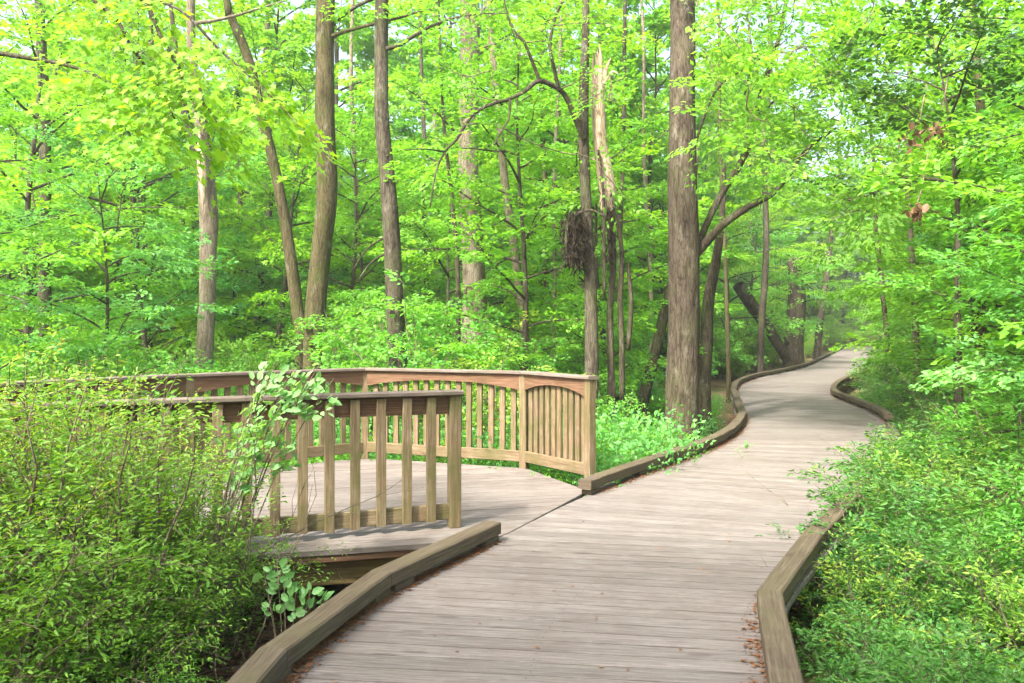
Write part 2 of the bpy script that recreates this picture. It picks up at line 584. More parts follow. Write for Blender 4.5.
Lp, Rp = resample_pair(.142)
mb = MB()
for i in range(len(Lp) - 1):
    l0, l1, r0, r1 = Lp[i], Lp[i + 1], Rp[i], Rp[i + 1]
    seam = 6.1 < l0[1] < 7.95                    # where the platform joins there is no edge beyond the kerb
    ov = -.012 if seam else .07 + RT.uniform(-.012, .012)
    dl0, dl1 = nrm(l0 - r0), nrm(l1 - r1)
    g = .003 + RT.uniform(0, .0035)
    adv = nrm((l1 + r1 - l0 - r0))
    q = [l0 + dl0 * ov + adv * g, r0 - dl0 * .08 + adv * g, r1 - dl1 * .08 - adv * g, l1 + dl1 * ov - adv * g]
    slab(mb, q, 0.0, TH, RT.random(), r0 - l0)
walk = mb.build('boardwalk', M['deck'])
tag(walk, kind='structure')
mb = MB()
for i in range(8, min(74, len(Lp) - 1)):
    d_ = Rp[i] - Lp[i]
    adv = nrm(Lp[i + 1] + Rp[i + 1] - Lp[i] - Rp[i])
    for f in (.055, .5, .945):
        wdt = float(np.linalg.norm((Lp[i + 1] - Lp[i]) * (1 - f) + (Rp[i + 1] - Rp[i]) * f))
        for g_ in (.24, .76):
            c = Lp[i] + d_ * (f + RT.uniform(-.003, .003)) + adv * wdt * g_
            mb.add([(c[0] + .0048 * math.cos(q), c[1] + .0048 * math.sin(q), .0022) for q in np.arange(8) * math.pi / 4], [list(range(8))], [[(0, 0)] * 8], .1)
m, t = new_mat('rusty_screws')
finish(t, (.045, .032, .026), .7)
tag(mb.build('screw_heads', m, walk), kind='stuff')
mb = MB()
for E, sgn in ((LE, 1), (RE, -1)):
    inn = nrm(RE - LE) * sgn * .12
    ln = np.c_[E + inn, np.full(len(E), -TH - .125)]
    for i in range(0, len(ln) - 4, 4):
        timber(mb, ln[i:i + 5], .06, .245, sides=sides_of(ln)[i:i + 5])
for i in range(6, len(LE), 7):
    for E, sgn in ((LE, 1), (RE, -1)):
        p = E[i] + nrm(RE[i] - LE[i]) * sgn * .26
        post(mb, p[0], p[1], -1.0, -TH - .002, .14, .14)
o = mb.build('stringer', M['girder'], walk)

# the platform: boards parallel to its front edge
pd = nrm(PLAT[8] - PLAT[7]); pn = np.array((-pd[1], pd[0]))


def clip_line(off):
    """Where the line at distance off along pn crosses the platform outline: (t0, t1) along pd."""
    ts = []
    for i in range(len(PLAT)):
        a_, b_ = PLAT[i], PLAT[(i + 1) % len(PLAT)]
        da, db = np.dot(a_, pn) - off, np.dot(b_, pn) - off
        if (da > 0) != (db > 0):
            f = da / (da - db)
            ts.append(float(np.dot(a_ + (b_ - a_) * f, pd)))
    return (min(ts), max(ts)) if len(ts) >= 2 else None


mb = MB()
lo, hi = (PLAT @ pn).min(), (PLAT @ pn).max()
o_ = lo + .004
while o_ + .14 < hi:
    A, B = clip_line(o_ + .002), clip_line(o_ + .137)
    if A and B:
        t0a, t1a, t0b, t1b = A[0], A[1], B[0], B[1]
        q = [pd * t0a + pn * (o_ + .002), pd * t1a + pn * (o_ + .002), pd * t1b + pn * (o_ + .137), pd * t0b + pn * (o_ + .137)]
        slab(mb, q, 0.0, TH, RT.random(), pd)
    o_ += .142
plat = mb.build('platform_deck', M['platform'])
tag(plat, kind='structure')
mb = MB()
for i in range(len(PLAT)):
    if i in (0,): continue
    a_, b_ = PLAT[i], PLAT[(i + 1) % len(PLAT)]
    if np.hypot(*(b_ - a_)) < .3: continue
    c = PLAT.mean(0)
    ins = .16 if i == 7 else .05
    a2, b2 = a_ + nrm(c - a_) * ins, b_ + nrm(c - b_) * ins
    d_ = nrm(b2 - a2) * .03
    timber(mb, [(*(a2 + d_), -TH - .127), (*(b2 - d_), -TH - .127)], .05, .24)
for (x, y) in ((-3.2, 5.75), (-1.55, 6.12), (-.5, 6.42), (-1.8, 9.6), (-3.2, 8.4), (-4.2, 7.3), (.1, 8.9)):
    post(mb, x, y, -1.0, -TH - .003, .14, .14)
mb.build('girder', M['girder'], plat)
mb = MB()
a_, b_ = PLAT[7], PLAT[8]
nf = np.array((pd[1], -pd[0]))
a2, b2 = a_ - nf * .035, b_ - nf * .035
timber(mb, [(*a2, -TH - .03), (*b2, -TH - .03)], .035, .052)
mb.build('fascia', M['rail'], plat)

# ------------------------------------------------------------------ kerbs
KZ0, KH, KW = .052, .092, .135


def kerb(name, label, pts, cuts, blocks, base):
    """Timbers on spacer blocks. cuts: indices into pts where one timber ends and the next begins."""
    root = empty(name, (base[0], base[1], 0), label, 'kerb', 'timber kerbs along the boardwalk')
    P = np.c_[np.asarray(pts, float), np.full(len(pts), KZ0 + KH / 2)]
    S = sides_of(P)
    for a_, b_ in zip(cuts[:-1], cuts[1:]):
        seg = P[a_:b_ + 1].copy()
        d0, d1 = nrm(seg[1] - seg[0]), nrm(seg[-1] - seg[-2])
        seg[0] += d0 * .0025; seg[-1] -= d1 * .0025
        dz = RT.uniform(-.004, .004)
        seg[:, 2] += dz
        m_ = MB(); timber(m_, seg, KW, KH, sides=S[a_:b_ + 1], cham=.009, jit=.003)
        m_.build('timber', M['kerb'], root)
    for (x, y, ang) in blocks:
        m_ = MB()
        dx, dy = math.cos(ang), math.sin(ang)
        timber(m_, [(x - dx * .1, y - dy * .1, KZ0 / 2), (x + dx * .1, y + dy * .1, KZ0 / 2)], KW - .03, KZ0 - .006)
        m_.build('spacer_block', M['kerb'], root)
    return root


def along(P, every, first=.12):
    """Places and headings along a polyline."""
    P = np.asarray(P, float)
    seg = np.r_[0, np.cumsum(np.hypot(*np.diff(P, axis=0).T))]
    s = np.arange(first, seg[-1] - .05, every)
    out = []
    for q in s:
        i = min(len(P) - 2, int(np.searchsorted(seg, q) - 1))
        f = (q - seg[i]) / (seg[i + 1] - seg[i])
        p = P[i] + (P[i + 1] - P[i]) * f
        d = P[i + 1] - P[i]
        out.append((p[0], p[1], math.atan2(d[1], d[0])))
    return out


k1 = np.array([(-1.2, 1.0), (-1.17, 2.3), (-1.08, 3.7), (-.775, 4.88), (-.14, 6.12)])
kerb('kerb', 'weathered kerb timber at the lower left ending beside the platform entrance', k1, [0, 1, 2, 3, 4],
     [(-1.16, 2.42, 1.5), (-1.08, 3.68, 1.45), (-.80, 4.80, 1.3), (-.70, 5.02, 1.1), (-.19, 6.02, 1.1)], k1[2])


def sect(E, i0, i1, step=12):
    P = E[i0:i1 + 1]
    cuts = list(range(0, len(P) - 1, step)) + [len(P) - 1]
    if len(cuts) > 2 and cuts[-1] - cuts[-2] < 4: cuts.pop(-2)
    return P, cuts


P, cuts = sect(LE, 59, len(LE) - 1, 10)
kerb('kerb', 'long curving kerb timber starting at the arched railing end and following the path away', P, cuts, along(P, 1.15, .15), P[0])
k3 = np.array([(.88, 1.0), (.99, 2.2), (1.125, 3.34), (1.42, 4.53), (2.12, 5.78), (2.95, 7.1), (3.6, 8.2), (4.3, 9.5), (4.95, 10.7)])
kerb('kerb', 'weathered kerb timber at the lower right edge with plants leaning over it', k3, list(range(9)), along(k3, 1.2, .3), k3[3])
P, cuts = sect(RE, 96, len(RE) - 1, 10)
kerb('kerb', 'far kerb timber bending round the right side of the path under shrubs', P, cuts, along(P, 1.2, .2), P[0])


# ------------------------------------------------------------------ railings
def arched_apron(mb, A, B, z_top, h_end, h_mid, th, nrm2, off):
    """A board whose lower edge rises in an arch between two posts."""
    A, B = np.array(A), np.array(B)
    n = 16
    V, Fs, U = [], [], []
    uo, vo = RT.uniform(0, 40), RT.uniform(0, 40)
    L = float(np.hypot(*(B - A)))
    for i in range(n + 1):
        f = i / n
        p = A + (B - A) * f
        x = abs(2 * f - 1)
        h = h_mid + (h_end - h_mid) * (x ** 2.2)
        for (o_, z) in ((off - th / 2, z_top), (off + th / 2, z_top), (off + th / 2, z_top - h), (off - th / 2, z_top - h)):
            V.append((p[0] + nrm2[0] * o_, p[1] + nrm2[1] * o_, z))
    for i in range(n):
        for k in range(4):
            k2 = (k + 1) % 4
            f = [i * 4 + k, i * 4 + k2, (i + 1) * 4 + k2, (i + 1) * 4 + k]
            Fs.append(f)
            U.append([(uo + L * (j // 4) / n, vo + V[j][2] + (.04 if j % 4 in (1, 2) else 0)) for j in f])
    Fs.append([3, 2, 1, 0]); U.append([(uo, vo)] * 4)
    Fs.append([n * 4 + k for k in range(4)]); U.append([(uo, vo)] * 4)
    mb.add(V, Fs, U, RT.random())


ZT = 1.052


def railing(name, label, line, inside, spacing, arch=True, first_post=True, last_post=True, z_post0=-.12, baluster=(.065, .038), end_over=.0):
    root = empty(name, (line[0][0], line[0][1], 0), label, 'railing')
    P2 = np.asarray(line, float)
    P = np.c_[P2, np.full(len(P2), ZT + .019)]
    ext = P.copy()
    ext[0] += nrm(P[0] - P[1]) * .06; ext[-1] += nrm(P[-1] - P[-2]) * .06
    S = sides_of(ext)
    for i in range(len(P) - 1):
        seg = ext[i:i + 2].copy(); d = nrm(seg[1] - seg[0]); seg[0] += d * .002; seg[1] -= d * .002
        m_ = MB(); timber(m_, seg, .145, .036, sides=S[i:i + 2], cham=.007, jit=.002); m_.build('cap_rail', M['cap'], root)
        A, B = P2[i], P2[i + 1]
        d = nrm(B - A); L = float(np.hypot(*(B - A)))
        n2 = np.array((-d[1], d[0]))
        if np.dot(n2, np.array(inside) - (A + B) / 2) < 0: n2 = -n2
        a_, b_ = A + d * .048, B - d * .048
        m_ = MB()
        if arch: arched_apron(m_, a_, b_, ZT - .002, .175, .09, .034, n2, .019)
        else: arched_apron(m_, a_, b_, ZT - .002, .148, .144, .034, n2, .019)
        m_.build('apron', M['rail'], root)
        m_ = MB()
        q = n2 * .019
        a3 = a_ - d * (end_over if i == 0 else 0)
        timber(m_, [(a3[0] + q[0], a3[1] + q[1], .125), (b_[0] + q[0], b_[1] + q[1], .125)], .034, .125, jit=.002)
        m_.build('bottom_rail', M['rail_pale'], root)
        k = max(1, int(round(L / (spacing if L > 1.3 else spacing * .72))))
        ang = math.atan2(d[1], d[0])
        for j in range(1, k):
            p = A + d * (L * j / k) - n2 * (baluster[1] / 2 + .003)
            m_ = MB(); post(m_, p[0] + RT.uniform(-.004, .004), p[1], .058 + RT.uniform(-.008, .008), ZT - .012, baluster[0], baluster[1], ang + RT.uniform(-.03, .03), .004)
            m_.build('baluster', M['rail_pale'], root)
    for i in range(len(P)):
        if (i == 0 and not first_post) or (i == len(P) - 1 and not last_post): continue
        d = nrm(P2[min(i + 1, len(P2) - 1)] - P2[max(0, i - 1)])
        ang = math.atan2(d[1], d[0])
        m_ = MB(); post(m_, P2[i][0], P2[i][1], z_post0, ZT - .001, .092, .092, ang, .006)
        m_.build('post', M['rail_pale'], root)
    return root


CEN = (-1.8, 7.6)
R_LINE = [(.80, 8.42), (.14, 9.30), (-1.8, 10.05), (-3.47, 8.80), (-4.72, 7.38), (-3.62, 5.32)]
railing('railing', 'far railing round the platform with arched aprons and pale balusters', R_LINE, CEN, .135)
N_LINE = [(-.46, 6.53), (-2.30, 5.82), (-3.50, 5.37)]
railing('railing', 'near railing across the platform front with wide spaced balusters and dark apron', N_LINE, CEN, .19, arch=False,
        last_post=False, z_post0=.004, baluster=(.072, .042), end_over=.075)

# the pale handrail far off where the path ends
root = empty('railing', (24.4, 53.5, 0), 'pale distant handrail beside the far end of the path', 'railing')
fl = [(22.6, 51.0), (23.9, 53.2), (25.3, 55.6)]
for (x, y) in fl:
    m_ = MB(); post(m_, x + .5, y, -.3, 1.05, .1, .1); m_.build('post', M['cap'], root)
for z in (.55, 1.07):
    m_ = MB(); timber(m_, [(x + .5, y, z) for x, y in fl], .12, .06); m_.build('rail', M['cap'], root)

# ------------------------------------------------------------------ leaves and plants
SH = {
    'lance': (np.array([(0, 0, 0), (.25, .15, .05), (.65, .14, .04), (1, 0, -.08), (.65, -.14, .04), (.25, -.15, .05)]), [(0, 1, 2, 3), (0, 3, 4, 5)]),
    'rhomb': (np.array([(0, 0, 0), (.42, .27, .09), (1, 0, -.04), (.42, -.27, .09)]), [(0, 1, 2), (0, 2, 3)]),
    'ovate': (np.array([(0, 0, 0), (.22, .24, .07), (.62, .25, .07), (1, 0, -.08), (.62, -.25, .07), (.22, -.24, .07)]), [(0, 1, 2, 3), (0, 3, 4, 5)]),
    'blade': (np.array([(0, 0, 0), (.45, .055, .02), (1, 0, -.12), (.45, -.055, .02)]), [(0, 1, 2), (0, 2, 3)]),
    'maple': (np.array([(0, 0, 0), (.05, .34, .05), (.30, .20, .02), (.52, .50, .06), (.60, .17, .0), (1, 0, -.06), (.60, -.17, 0), (.52, -.50, .06), (.30, -.20, .02), (.05, -.34, .05)]),
              [(0, 1, 2), (0, 2, 4), (2, 3, 4), (0, 4, 5), (0, 5, 6), (0, 6, 8), (6, 7, 8), (0, 8, 9)]),
}


class Plant:
    def __init__(s, seed):
        s.r = np.random.default_rng(seed)
        s.wood = MB()
        s.P, s.T, s.N, s.S = [], [], [], []

    def leaves(s, P, T, Nn, S):
        s.P.append(P); s.T.append(T); s.N.append(Nn); s.S.append(S)

    def spray(s, base, d, L, n, size, droop=.18, flat=.35, width=.42, twig=.0035, curl=.25):
        """A twig with leaves either side of it, roughly in one plane."""
        r = s.r
        d = nrm(d)
        side = nrm(np.cross(d, UP)) if abs(d[2]) < .95 else np.array((1.0, 0, 0))
        nn = nrm(np.cross(side, d))
        if nn[2] < 0: nn = -nn
        roll = r.normal(0, .25)
        side, nn = side * math.cos(roll) + nn * math.sin(roll), nn * math.cos(roll) - side * math.sin(roll)
        t = r.random(n) ** .75
        lat = r.uniform(-1, 1, n)
        env = np.sin(np.pi * np.clip(t * .88 + .08, 0, 1)) ** .7
        off = lat * L * width * env
        P = base + d * (L * t + abs(off) * .35)[:, None] + side * off[:, None] + nn * r.normal(0, .035 * L + .01, n)[:, None]
        P[:, 2] -= droop * L * (t ** 2) + abs(off) * droop * .8
        T = d * .75 + side * (np.sign(lat) * r.uniform(.2, 1.1, n))[:, None] + r.normal(0, curl, (n, 3))
        T[:, 2] -= .22
        Nn = nn + r.normal(0, flat, (n, 3))
        s.leaves(P, nrm(T), nrm(Nn), size * r.uniform(.62, 1.2, n))
        if twig:
            tt = np.linspace(0, .95, 4)
            q = base + d * (L * tt)[:, None]
            q[:, 2] -= droop * L * tt ** 2
            tube(s.wood, q, twig * (1.15 - tt), 3, cap=False)

    def limb(s, base, d, L, r0, bend=.25, lift=.15, n=7, sides=5):
        """A wandering limb; returns its points."""
        r = s.r
        d = nrm(d)
        pts = [np.array(base, float)]
        for i in range(n):
            d = nrm(d + r.normal(0, bend / n * 2.2, 3) + UP * (lift / n))
            pts.append(pts[-1] + d * L / n)
        pts = np.array(pts)
        tube(s.wood, pts, r0 * (1 - .82 * np.linspace(0, 1, n + 1)), sides, cap=False)
        return pts

    def leaf_mesh(s, name, shape, mat):
        P, T, Nn, S = np.vstack(s.P), np.vstack(s.T), np.vstack(s.N), np.concatenate(s.S)
        B = nrm(np.cross(Nn, T)); Nn = np.cross(T, B)
        loc, faces = SH[shape]
        k, n = len(loc), len(P)
        wid = s.r.uniform(.8, 1.25, n)
        V = (P[:, None, :] + S[:, None, None] * (loc[None, :, 0, None] * T[:, None, :] + loc[None, :, 1, None] * wid[:, None, None] * B[:, None, :]
             + loc[None, :, 2, None] * Nn[:, None, :])).reshape(-1, 3)
        me = bpy.data.meshes.new(name)
        nf = len(faces)
        lens = np.array([len(f) for f in faces])
        flat = np.concatenate([np.array(f) for f in faces])
        loops = (np.arange(n)[:, None] * k + flat[None, :]).ravel()
        starts_1 = np.r_[0, np.cumsum(lens)[:-1]]
        starts = (np.arange(n)[:, None] * lens.sum() + starts_1[None, :]).ravel()
        me.vertices.add(n * k)
        me.vertices.foreach_set('co', V.astype(np.float32).ravel())
        me.loops.add(len(loops))
        me.loops.foreach_set('vertex_index', loops.astype(np.int32))
        me.polygons.add(n * nf)
        me.polygons.foreach_set('loop_start', starts.astype(np.int32))
        me.polygons.foreach_set('loop_total', np.tile(lens, n).astype(np.int32))
        # a random hue for each leaf, drifting slowly from one part of the plant to another
        ph = s.r.random(6) * 6.28
        drift = .5 + .25 * (np.sin(P[:, 0] * 1.3 + ph[0]) * np.cos(P[:, 1] * 1.1 + ph[1]) + np.sin(P[:, 2] * 1.7 + P[:, 0] * .7 + ph[2]))
        ti = np.clip(.62 * s.r.random(n) + .38 * drift, 0, 1)
        at_ = me.attributes.new('tint', 'FLOAT', 'POINT')
        at_.data.foreach_set('value', np.repeat(ti, k).astype(np.float32))
        me.materials.append(mat)
        me.update(calc_edges=True)
        return me


def assemble(name, plant, loc, label, cat, group, leaf_shape, leaf_m, wood_m, woodname='branches', leafname='foliage', rz=0.0, sc=1.0):
    """Root empty with a wood part and a leaf part; the plant is written round its own base."""
    root = empty(name, loc, label, cat, group)
    root.rotation_euler = (0, 0, rz)
    root.scale = (sc, sc, sc)
    if plant.wood.v:
        link(woodname, plant.wood.mesh(woodname, wood_m, True), root, (0, 0, 0))
    if plant.P:
        link(leafname, plant.leaf_mesh(leafname, leaf_shape, leaf_m), root, (0, 0, 0))
    return root


def golden(k):
    return k * 2.39996


def understory_tree(seed, H, R, z0=.14, n_limb=20, leaf=.095, per=60, lift=.2, dens=1.0):
    p = Plant(seed)
    r = p.r
    lean = r.normal(0, .06, 2)
    zz = np.linspace(0, H, 9)
    tr = np.c_[lean[0] * zz + .12 * np.sin(zz * .8 + r.random() * 6), lean[1] * zz + .12 * np.sin(zz * .7 + r.random() * 6), zz]
    tube(p.wood, tr, (.018 + .008 * H) * (1.05 - zz / H), 7, .03, r, flare=.4)
    for k in range(n_limb):
        f = z0 + (1 - z0) * (k + r.random()) / n_limb
        b = np.array([np.interp(f * H, zz, tr[:, i]) for i in range(3)])
        L = R * max(.25, 1 - ((f - .42) / .72) ** 2) * r.uniform(.7, 1.12)
        az = golden(k) + r.normal(0, .3)
        el = r.uniform(.05, .55) + .35 * f
        pts = p.limb(b, (math.cos(az), math.sin(az), math.tan(el)), L, .006 + .009 * L, .3, -.25)
        m = max(3, int(L / .26 * dens))
        for j in range(m):
            q = .22 + .78 * (j + r.random() * .8) / m
            i = q * (len(pts) - 1)
            a_ = int(min(i, len(pts) - 2))
            c = pts[a_] + (pts[a_ + 1] - pts[a_]) * (i - a_)
            dd = nrm(pts[a_ + 1] - pts[a_])
            sgn = 1 if j % 2 else -1
            sd = nrm(np.cross(dd, UP)) * sgn
            dv = dd * r.uniform(.3, 1) + sd * r.uniform(.4, 1.2) + UP * r.normal(0, .22)
            p.spray(c, dv, r.uniform(.5, .95) * (.55 + .45 * min(1, L / 1.5)), per, leaf)
        p.spray(pts[-1], pts[-1] - pts[-2], .7, per, leaf)
    return p


def shrub(seed, H, R, stems=14, leaf=.055, per=30, bare=.2, spr=.42, arch=.6, nsp=9, flat=.45, dry=0):
    p = Plant(seed)
    r = p.r
    for k in range(stems):
        az = golden(k) + r.normal(0, .3)
        out = R * math.sqrt((k + .5) / stems)
        h = H * r.uniform(.65, 1.05) * (1 - .35 * (out / R) ** 2)
        n = 8
        t = np.linspace(0, 1, n)
        x = .12 * R * r.normal(0, 1) + math.cos(az) * out * t ** 1.2
        y = .12 * R * r.normal(0, 1) + math.sin(az) * out * t ** 1.2
        z = h * (t * (1 + arch * .3) - arch * .3 * t ** 3)
        pts = np.c_[x + r.normal(0, .02, n), y + r.normal(0, .02, n), z - .05]
        tube(p.wood, pts, .009 * (1.1 - t) * (H / 1.5 + .4), 4, cap=False)
        for j in range(nsp):
            q = bare + (1 - bare) * (j + r.random()) / nsp
            i = min(n - 2, int(q * (n - 1)))
            c = pts[i] + (pts[i + 1] - pts[i]) * (q * (n - 1) - i)
            a2 = r.random() * 6.283
            dv = nrm(pts[i + 1] - pts[i]) * .5 + np.array((math.cos(a2), math.sin(a2), r.normal(.12, .3)))
            p.spray(c, dv, spr * r.uniform(.6, 1.15), per, leaf, droop=.2, flat=flat, twig=.0022)
    for k in range(dry):                                  # bare old stems between the leafy ones
        az = r.random() * 6.283
        b = np.array((math.cos(az), math.sin(az), 0)) * R * r.uniform(.1, .9)
        d = np.array((math.cos(az) * .5 + r.normal(0, .4), math.sin(az) * .5 + r.normal(0, .4), 1.0))
        q = p.limb(b, d, H * r.uniform(.6, 1.1), .006, .5, -.2, 6, 4)
        for j in (3, 4, 5):
            p.limb(q[j], q[j] - q[j - 1] + r.normal(0, .08, 3), H * .25, .003, .4, 0, 3, 3)
    return p


def herb(seed, H, R, stems=40, leaf=.07, per=14):
    """Soft leafy ground plant."""
    p = Plant(seed)
    r = p.r
    for k in range(stems):
        az = r.random() * 6.283
        rad = R * math.sqrt(r.random())
        b = np.array((math.cos(az) * rad, math.sin(az) * rad, -.03))
        d = np.array((r.normal(0, .45), r.normal(0, .45), 1.0))
        h = H * r.uniform(.45, 1.1)
        p.spray(b + nrm(d) * h * .15, d, h, per, leaf, droop=.05, flat=.5, width=.3, twig=.002, curl=.4)
    return p


R0 = np.random.default_rng(11)

# ---- kinds of background plants, first of each built, then copied
BG = {}


def put(key, maker, x, y, rz, sc, z=None):
    """The first time builds the plant, then copies it with its parts."""
    if key not in BG:
        BG[key] = maker()
        o = BG[key]
    else:
        o = copy_tree(BG[key])
    o.location = (x, y, (gz(x, y) if z is None else z))
    o.rotation_euler = (0, 0, rz)
    o.scale = (sc, sc, sc)
    return o


U_LAB = ['slender young understory tree with fresh green layered sprays in the wood', 'bushy understory tree with cool green leaves in the wood',
         'light crowned sapling with yellow green leaves in the wood', 'broad low understory tree with mid green leaves in the wood']
U_SPEC = [(7.5, 2.6, .10, 24, .115, 'leaf_fresh'), (6.5, 2.4, .07, 24, .11, 'leaf_blue'), (8.5, 2.5, .12, 24, .115, 'leaf_lime'), (5.2, 2.5, .06, 22, .105, 'leaf_mid'),
          (9.5, 2.9, .10, 28, .12, 'leaf_fresh'), (17.0, 4.2, .12, 40, .19, 'leaf_fresh'), (15.0, 4.0, .08, 38, .18, 'leaf_mid')]
U_LAB += ['tall thin understory tree with airy fresh green leaves in the wood', 'tall canopy tree with fresh green crown far back in the wood', 'tall canopy tree with mid green crown far back in the wood']


def make_under(k):
    H, R, z0, nl, lf, mt = U_SPEC[k]
    def f():
        p = understory_tree(100 + k, H, R, z0, nl, lf)
        return assemble('understory_tree', p, (0, 0, 0), U_LAB[k], 'tree', 'understory trees filling the wood', 'rhomb', M[mt], M['bark'], 'trunk', 'crown')
    return f


def ok_tree(x, y, pad):
    return path_dist(x, y) > pad and not in_plat(x, y, 1.4)


# rows of understory trees, taller further back
placed = []


def scatter(n, y0, y1, kinds, pr, s0, s1, gap, pad, power=1.0):
    tries = k0 = 0
    while k0 < n and tries < 9000:
        tries += 1
        y = y0 + (y1 - y0) * R0.random() ** power
        x = R0.uniform(-.74, .78) * y
        if not ok_tree(x, y, pad): continue
        if any(math.hypot(x - a_, y - b_) < gap + y * .016 for a_, b_ in placed): continue
        u = 512 + F * x / y
        if 635 < u < 885 and y < 26: continue
        placed.append((x, y)); k0 += 1
        k = int(R0.choice(kinds, p=pr))
        put(('u', k), make_under(k), x, y, R0.random() * 6.28, R0.uniform(s0, s1))


for (x, y, k, s_) in [(-6.2, 12.4, 1, .72), (-3.9, 18.6, 0, .9), (.2, 14.0, 4, .75), (1.9, 15.2, 0, .85), (-8.4, 14.2, 4, .9), (-5.4, 18.2, 2, .9), (-1.6, 18.0, 3, 1.0), (1.3, 15.9, 3, .62), (-6.9, 10.2, 0, .75)]:
    placed.append((x, y))
    put(('u', k), make_under(k), x, y, R0.random() * 6.28, s_)
for (x, y, k, s_) in [(1.6, 25, 5, .8), (-1.6, 27, 6, .85), (4.2, 25.5, 5, .72), (-7.5, 24, 5, .8), (-12, 26, 6, .85), (5.6, 30, 5, .9)]:
    placed.append((x, y))
    put(('u', k), make_under(k), x, y, R0.random() * 6.28, s_)
scatter(76, 17, 42, [0, 1, 2, 3, 4], [.28, .2, .16, .14, .22], .85, 1.3, 1.5, 3.3)
scatter(105, 30, 85, [5, 6, 4], [.5, .35, .15], .85, 1.3, 2.0, 5.0)


# shrub layer behind the platform and along the path
S_SPEC = [(1.9, 1.2, 18, .07, 'leaf_fresh', 'rhomb'), (1.5, 1.1, 18, .06, 'leaf_blue', 'rhomb'), (2.3, 1.2, 18, .07, 'leaf_mid', 'rhomb'), (1.6, 1.2, 18, .055, 'leaf_shrub', 'rhomb')]
S_LAB = ['fresh green shrub in the low growth of the wood', 'cool green feathery shrub in the low growth of the wood',
         'tall mid green shrub in the low growth of the wood', 'yellowish green shrub in the low growth of the wood']


def make_shrub(k):
    H, R, st, lf, mt, shp = S_SPEC[k]
    def f():
        p = shrub(200 + k, H, R, st, lf, 34)
        return assemble('shrub', p, (0, 0, 0), S_LAB[k], 'shrub', 'shrubs in the low growth of the wood', shp, M[mt], M['twig'])
    return f


sp = []
tries = 0
while len(sp) < 215 and tries < 9000:
    tries += 1
    y = 10.6 + 40 * R0.random() ** 1.5
    x = R0.uniform(-.70, .72) * y
    dp = path_dist(x, y)
    if dp < 2.25 or in_plat(x, y, 2.0): continue
    if any(math.hypot(x - a_, y - b_) < .95 + y * .02 for a_, b_ in sp): continue
    u = 512 + F * x / y
    if 595 < u < 700 and y < 11.6: continue
    if 695 < u < 775 and y < 24: continue
    sp.append((x, y))
    k = int(R0.choice([0, 1, 2, 3], p=[.35, .3, .2, .15]))
    s_ = R0.uniform(.8, 1.3) * (1 + max(0, y - 16) * .02)
    if dp < 3.2: s_ *= .55
    put(('s', k), make_shrub(k), x, y, R0.random() * 6.28, s_)


# ------------------------------------------------------------------ trees with trunks one can pick out
def traced_trunk(name, label, pts, y, mat, above=5.0, ground=True, n=12, rough=.035, flare=.5, wob=.12, crown=None, seed=1, group=None, leafm='leaf_fresh'):
    """pts: (u, v, width in pixels) from the top down at depth y; carried down to the ground and up past the frame."""
    r = np.random.default_rng(seed)
    P = [at(u, v, y) for u, v, w_ in pts]
    Rr = [w_ * y / F / 2 for u, v, w_ in pts]
    if ground:
        b = P[-1] + (P[-1] - P[-2]) * .15
        b = np.array((b[0], b[1], gz(b[0], b[1]) - .15))
        if b[2] < P[-1][2] - .05:
            P.append(b); Rr.append(Rr[-1] * 1.06)
    if above:
        d = nrm(P[0] - P[1])
        P.insert(0, P[0] + d * above + np.array((.0, .3, .0))); Rr.insert(0, Rr[0] * .72)
    P, Rr = np.array(P[::-1]), np.array(Rr[::-1])
    Q = crom(np.c_[P, Rr], 5)
    Q[:, 0] += wob * .25 * np.sin(Q[:, 2] * 1.1 + r.random() * 6)
    Q[:, 1] += wob * np.sin(Q[:, 2] * .9 + r.random() * 6)
    root = empty(name, (Q[0][0], Q[0][1], gz(Q[0][0], Q[0][1])), label, 'tree', group)
    m_ = MB(); tube(m_, Q[:, :3], Q[:, 3], n, rough, r, flare=flare)
    m_.build('trunk', mat, root, True)
    if crown:
        lim, fol = Plant(seed + 50), None
        z_lo, nl, Lc, lf, per = crown
        top = Q[-1]
        for k in range(nl):
            z = z_lo + (top[2] - z_lo) * (k + .5) / nl
            b = np.array([np.interp(z, Q[:, 2], Q[:, i]) for i in range(3)])
            az = golden(k) + lim.r.normal(0, .4)
            L = Lc * lim.r.uniform(.6, 1.1)
            pts_ = lim.limb(b, (math.cos(az), math.sin(az), lim.r.uniform(.1, .7)), L, .012 + .012 * L, .35, -.2)
            m = max(3, int(L / .3))
            for j in range(m):
                q = .3 + .7 * (j + .5) / m
                i = min(len(pts_) - 2, int(q * (len(pts_) - 1)))
                dd = nrm(pts_[i + 1] - pts_[i])
                sdv = nrm(np.cross(dd, UP)) * (1 if j % 2 else -1)
                lim.spray(pts_[i], dd * .6 + sdv * lim.r.uniform(.4, 1) + UP * lim.r.normal(0, .2), lim.r.uniform(.6, 1), per, lf)
        lim.wood.build('limbs', mat, root, True)
        link('crown', lim.leaf_mesh('crown', 'rhomb', M[leafm]), root)
    return root, Q


def limb_on(root, tracks, mat, name='limb', n=7):
    """Limbs traced at their own depths: each a list of (u, v, width px, depth)."""
    allp = []
    for tr in tracks:
        P = np.array([[*at(u, v, y), w_ * y / F / 2] for u, v, w_, y in tr])
        Q = crom(P, 4)
        m_ = MB(); tube(m_, Q[:, :3], Q[:, 3], n, .04, np.random.default_rng(len(tr)))
        m_.build(name, mat, root, True)
        allp.append(Q[:, :3])
    return np.vstack(allp)


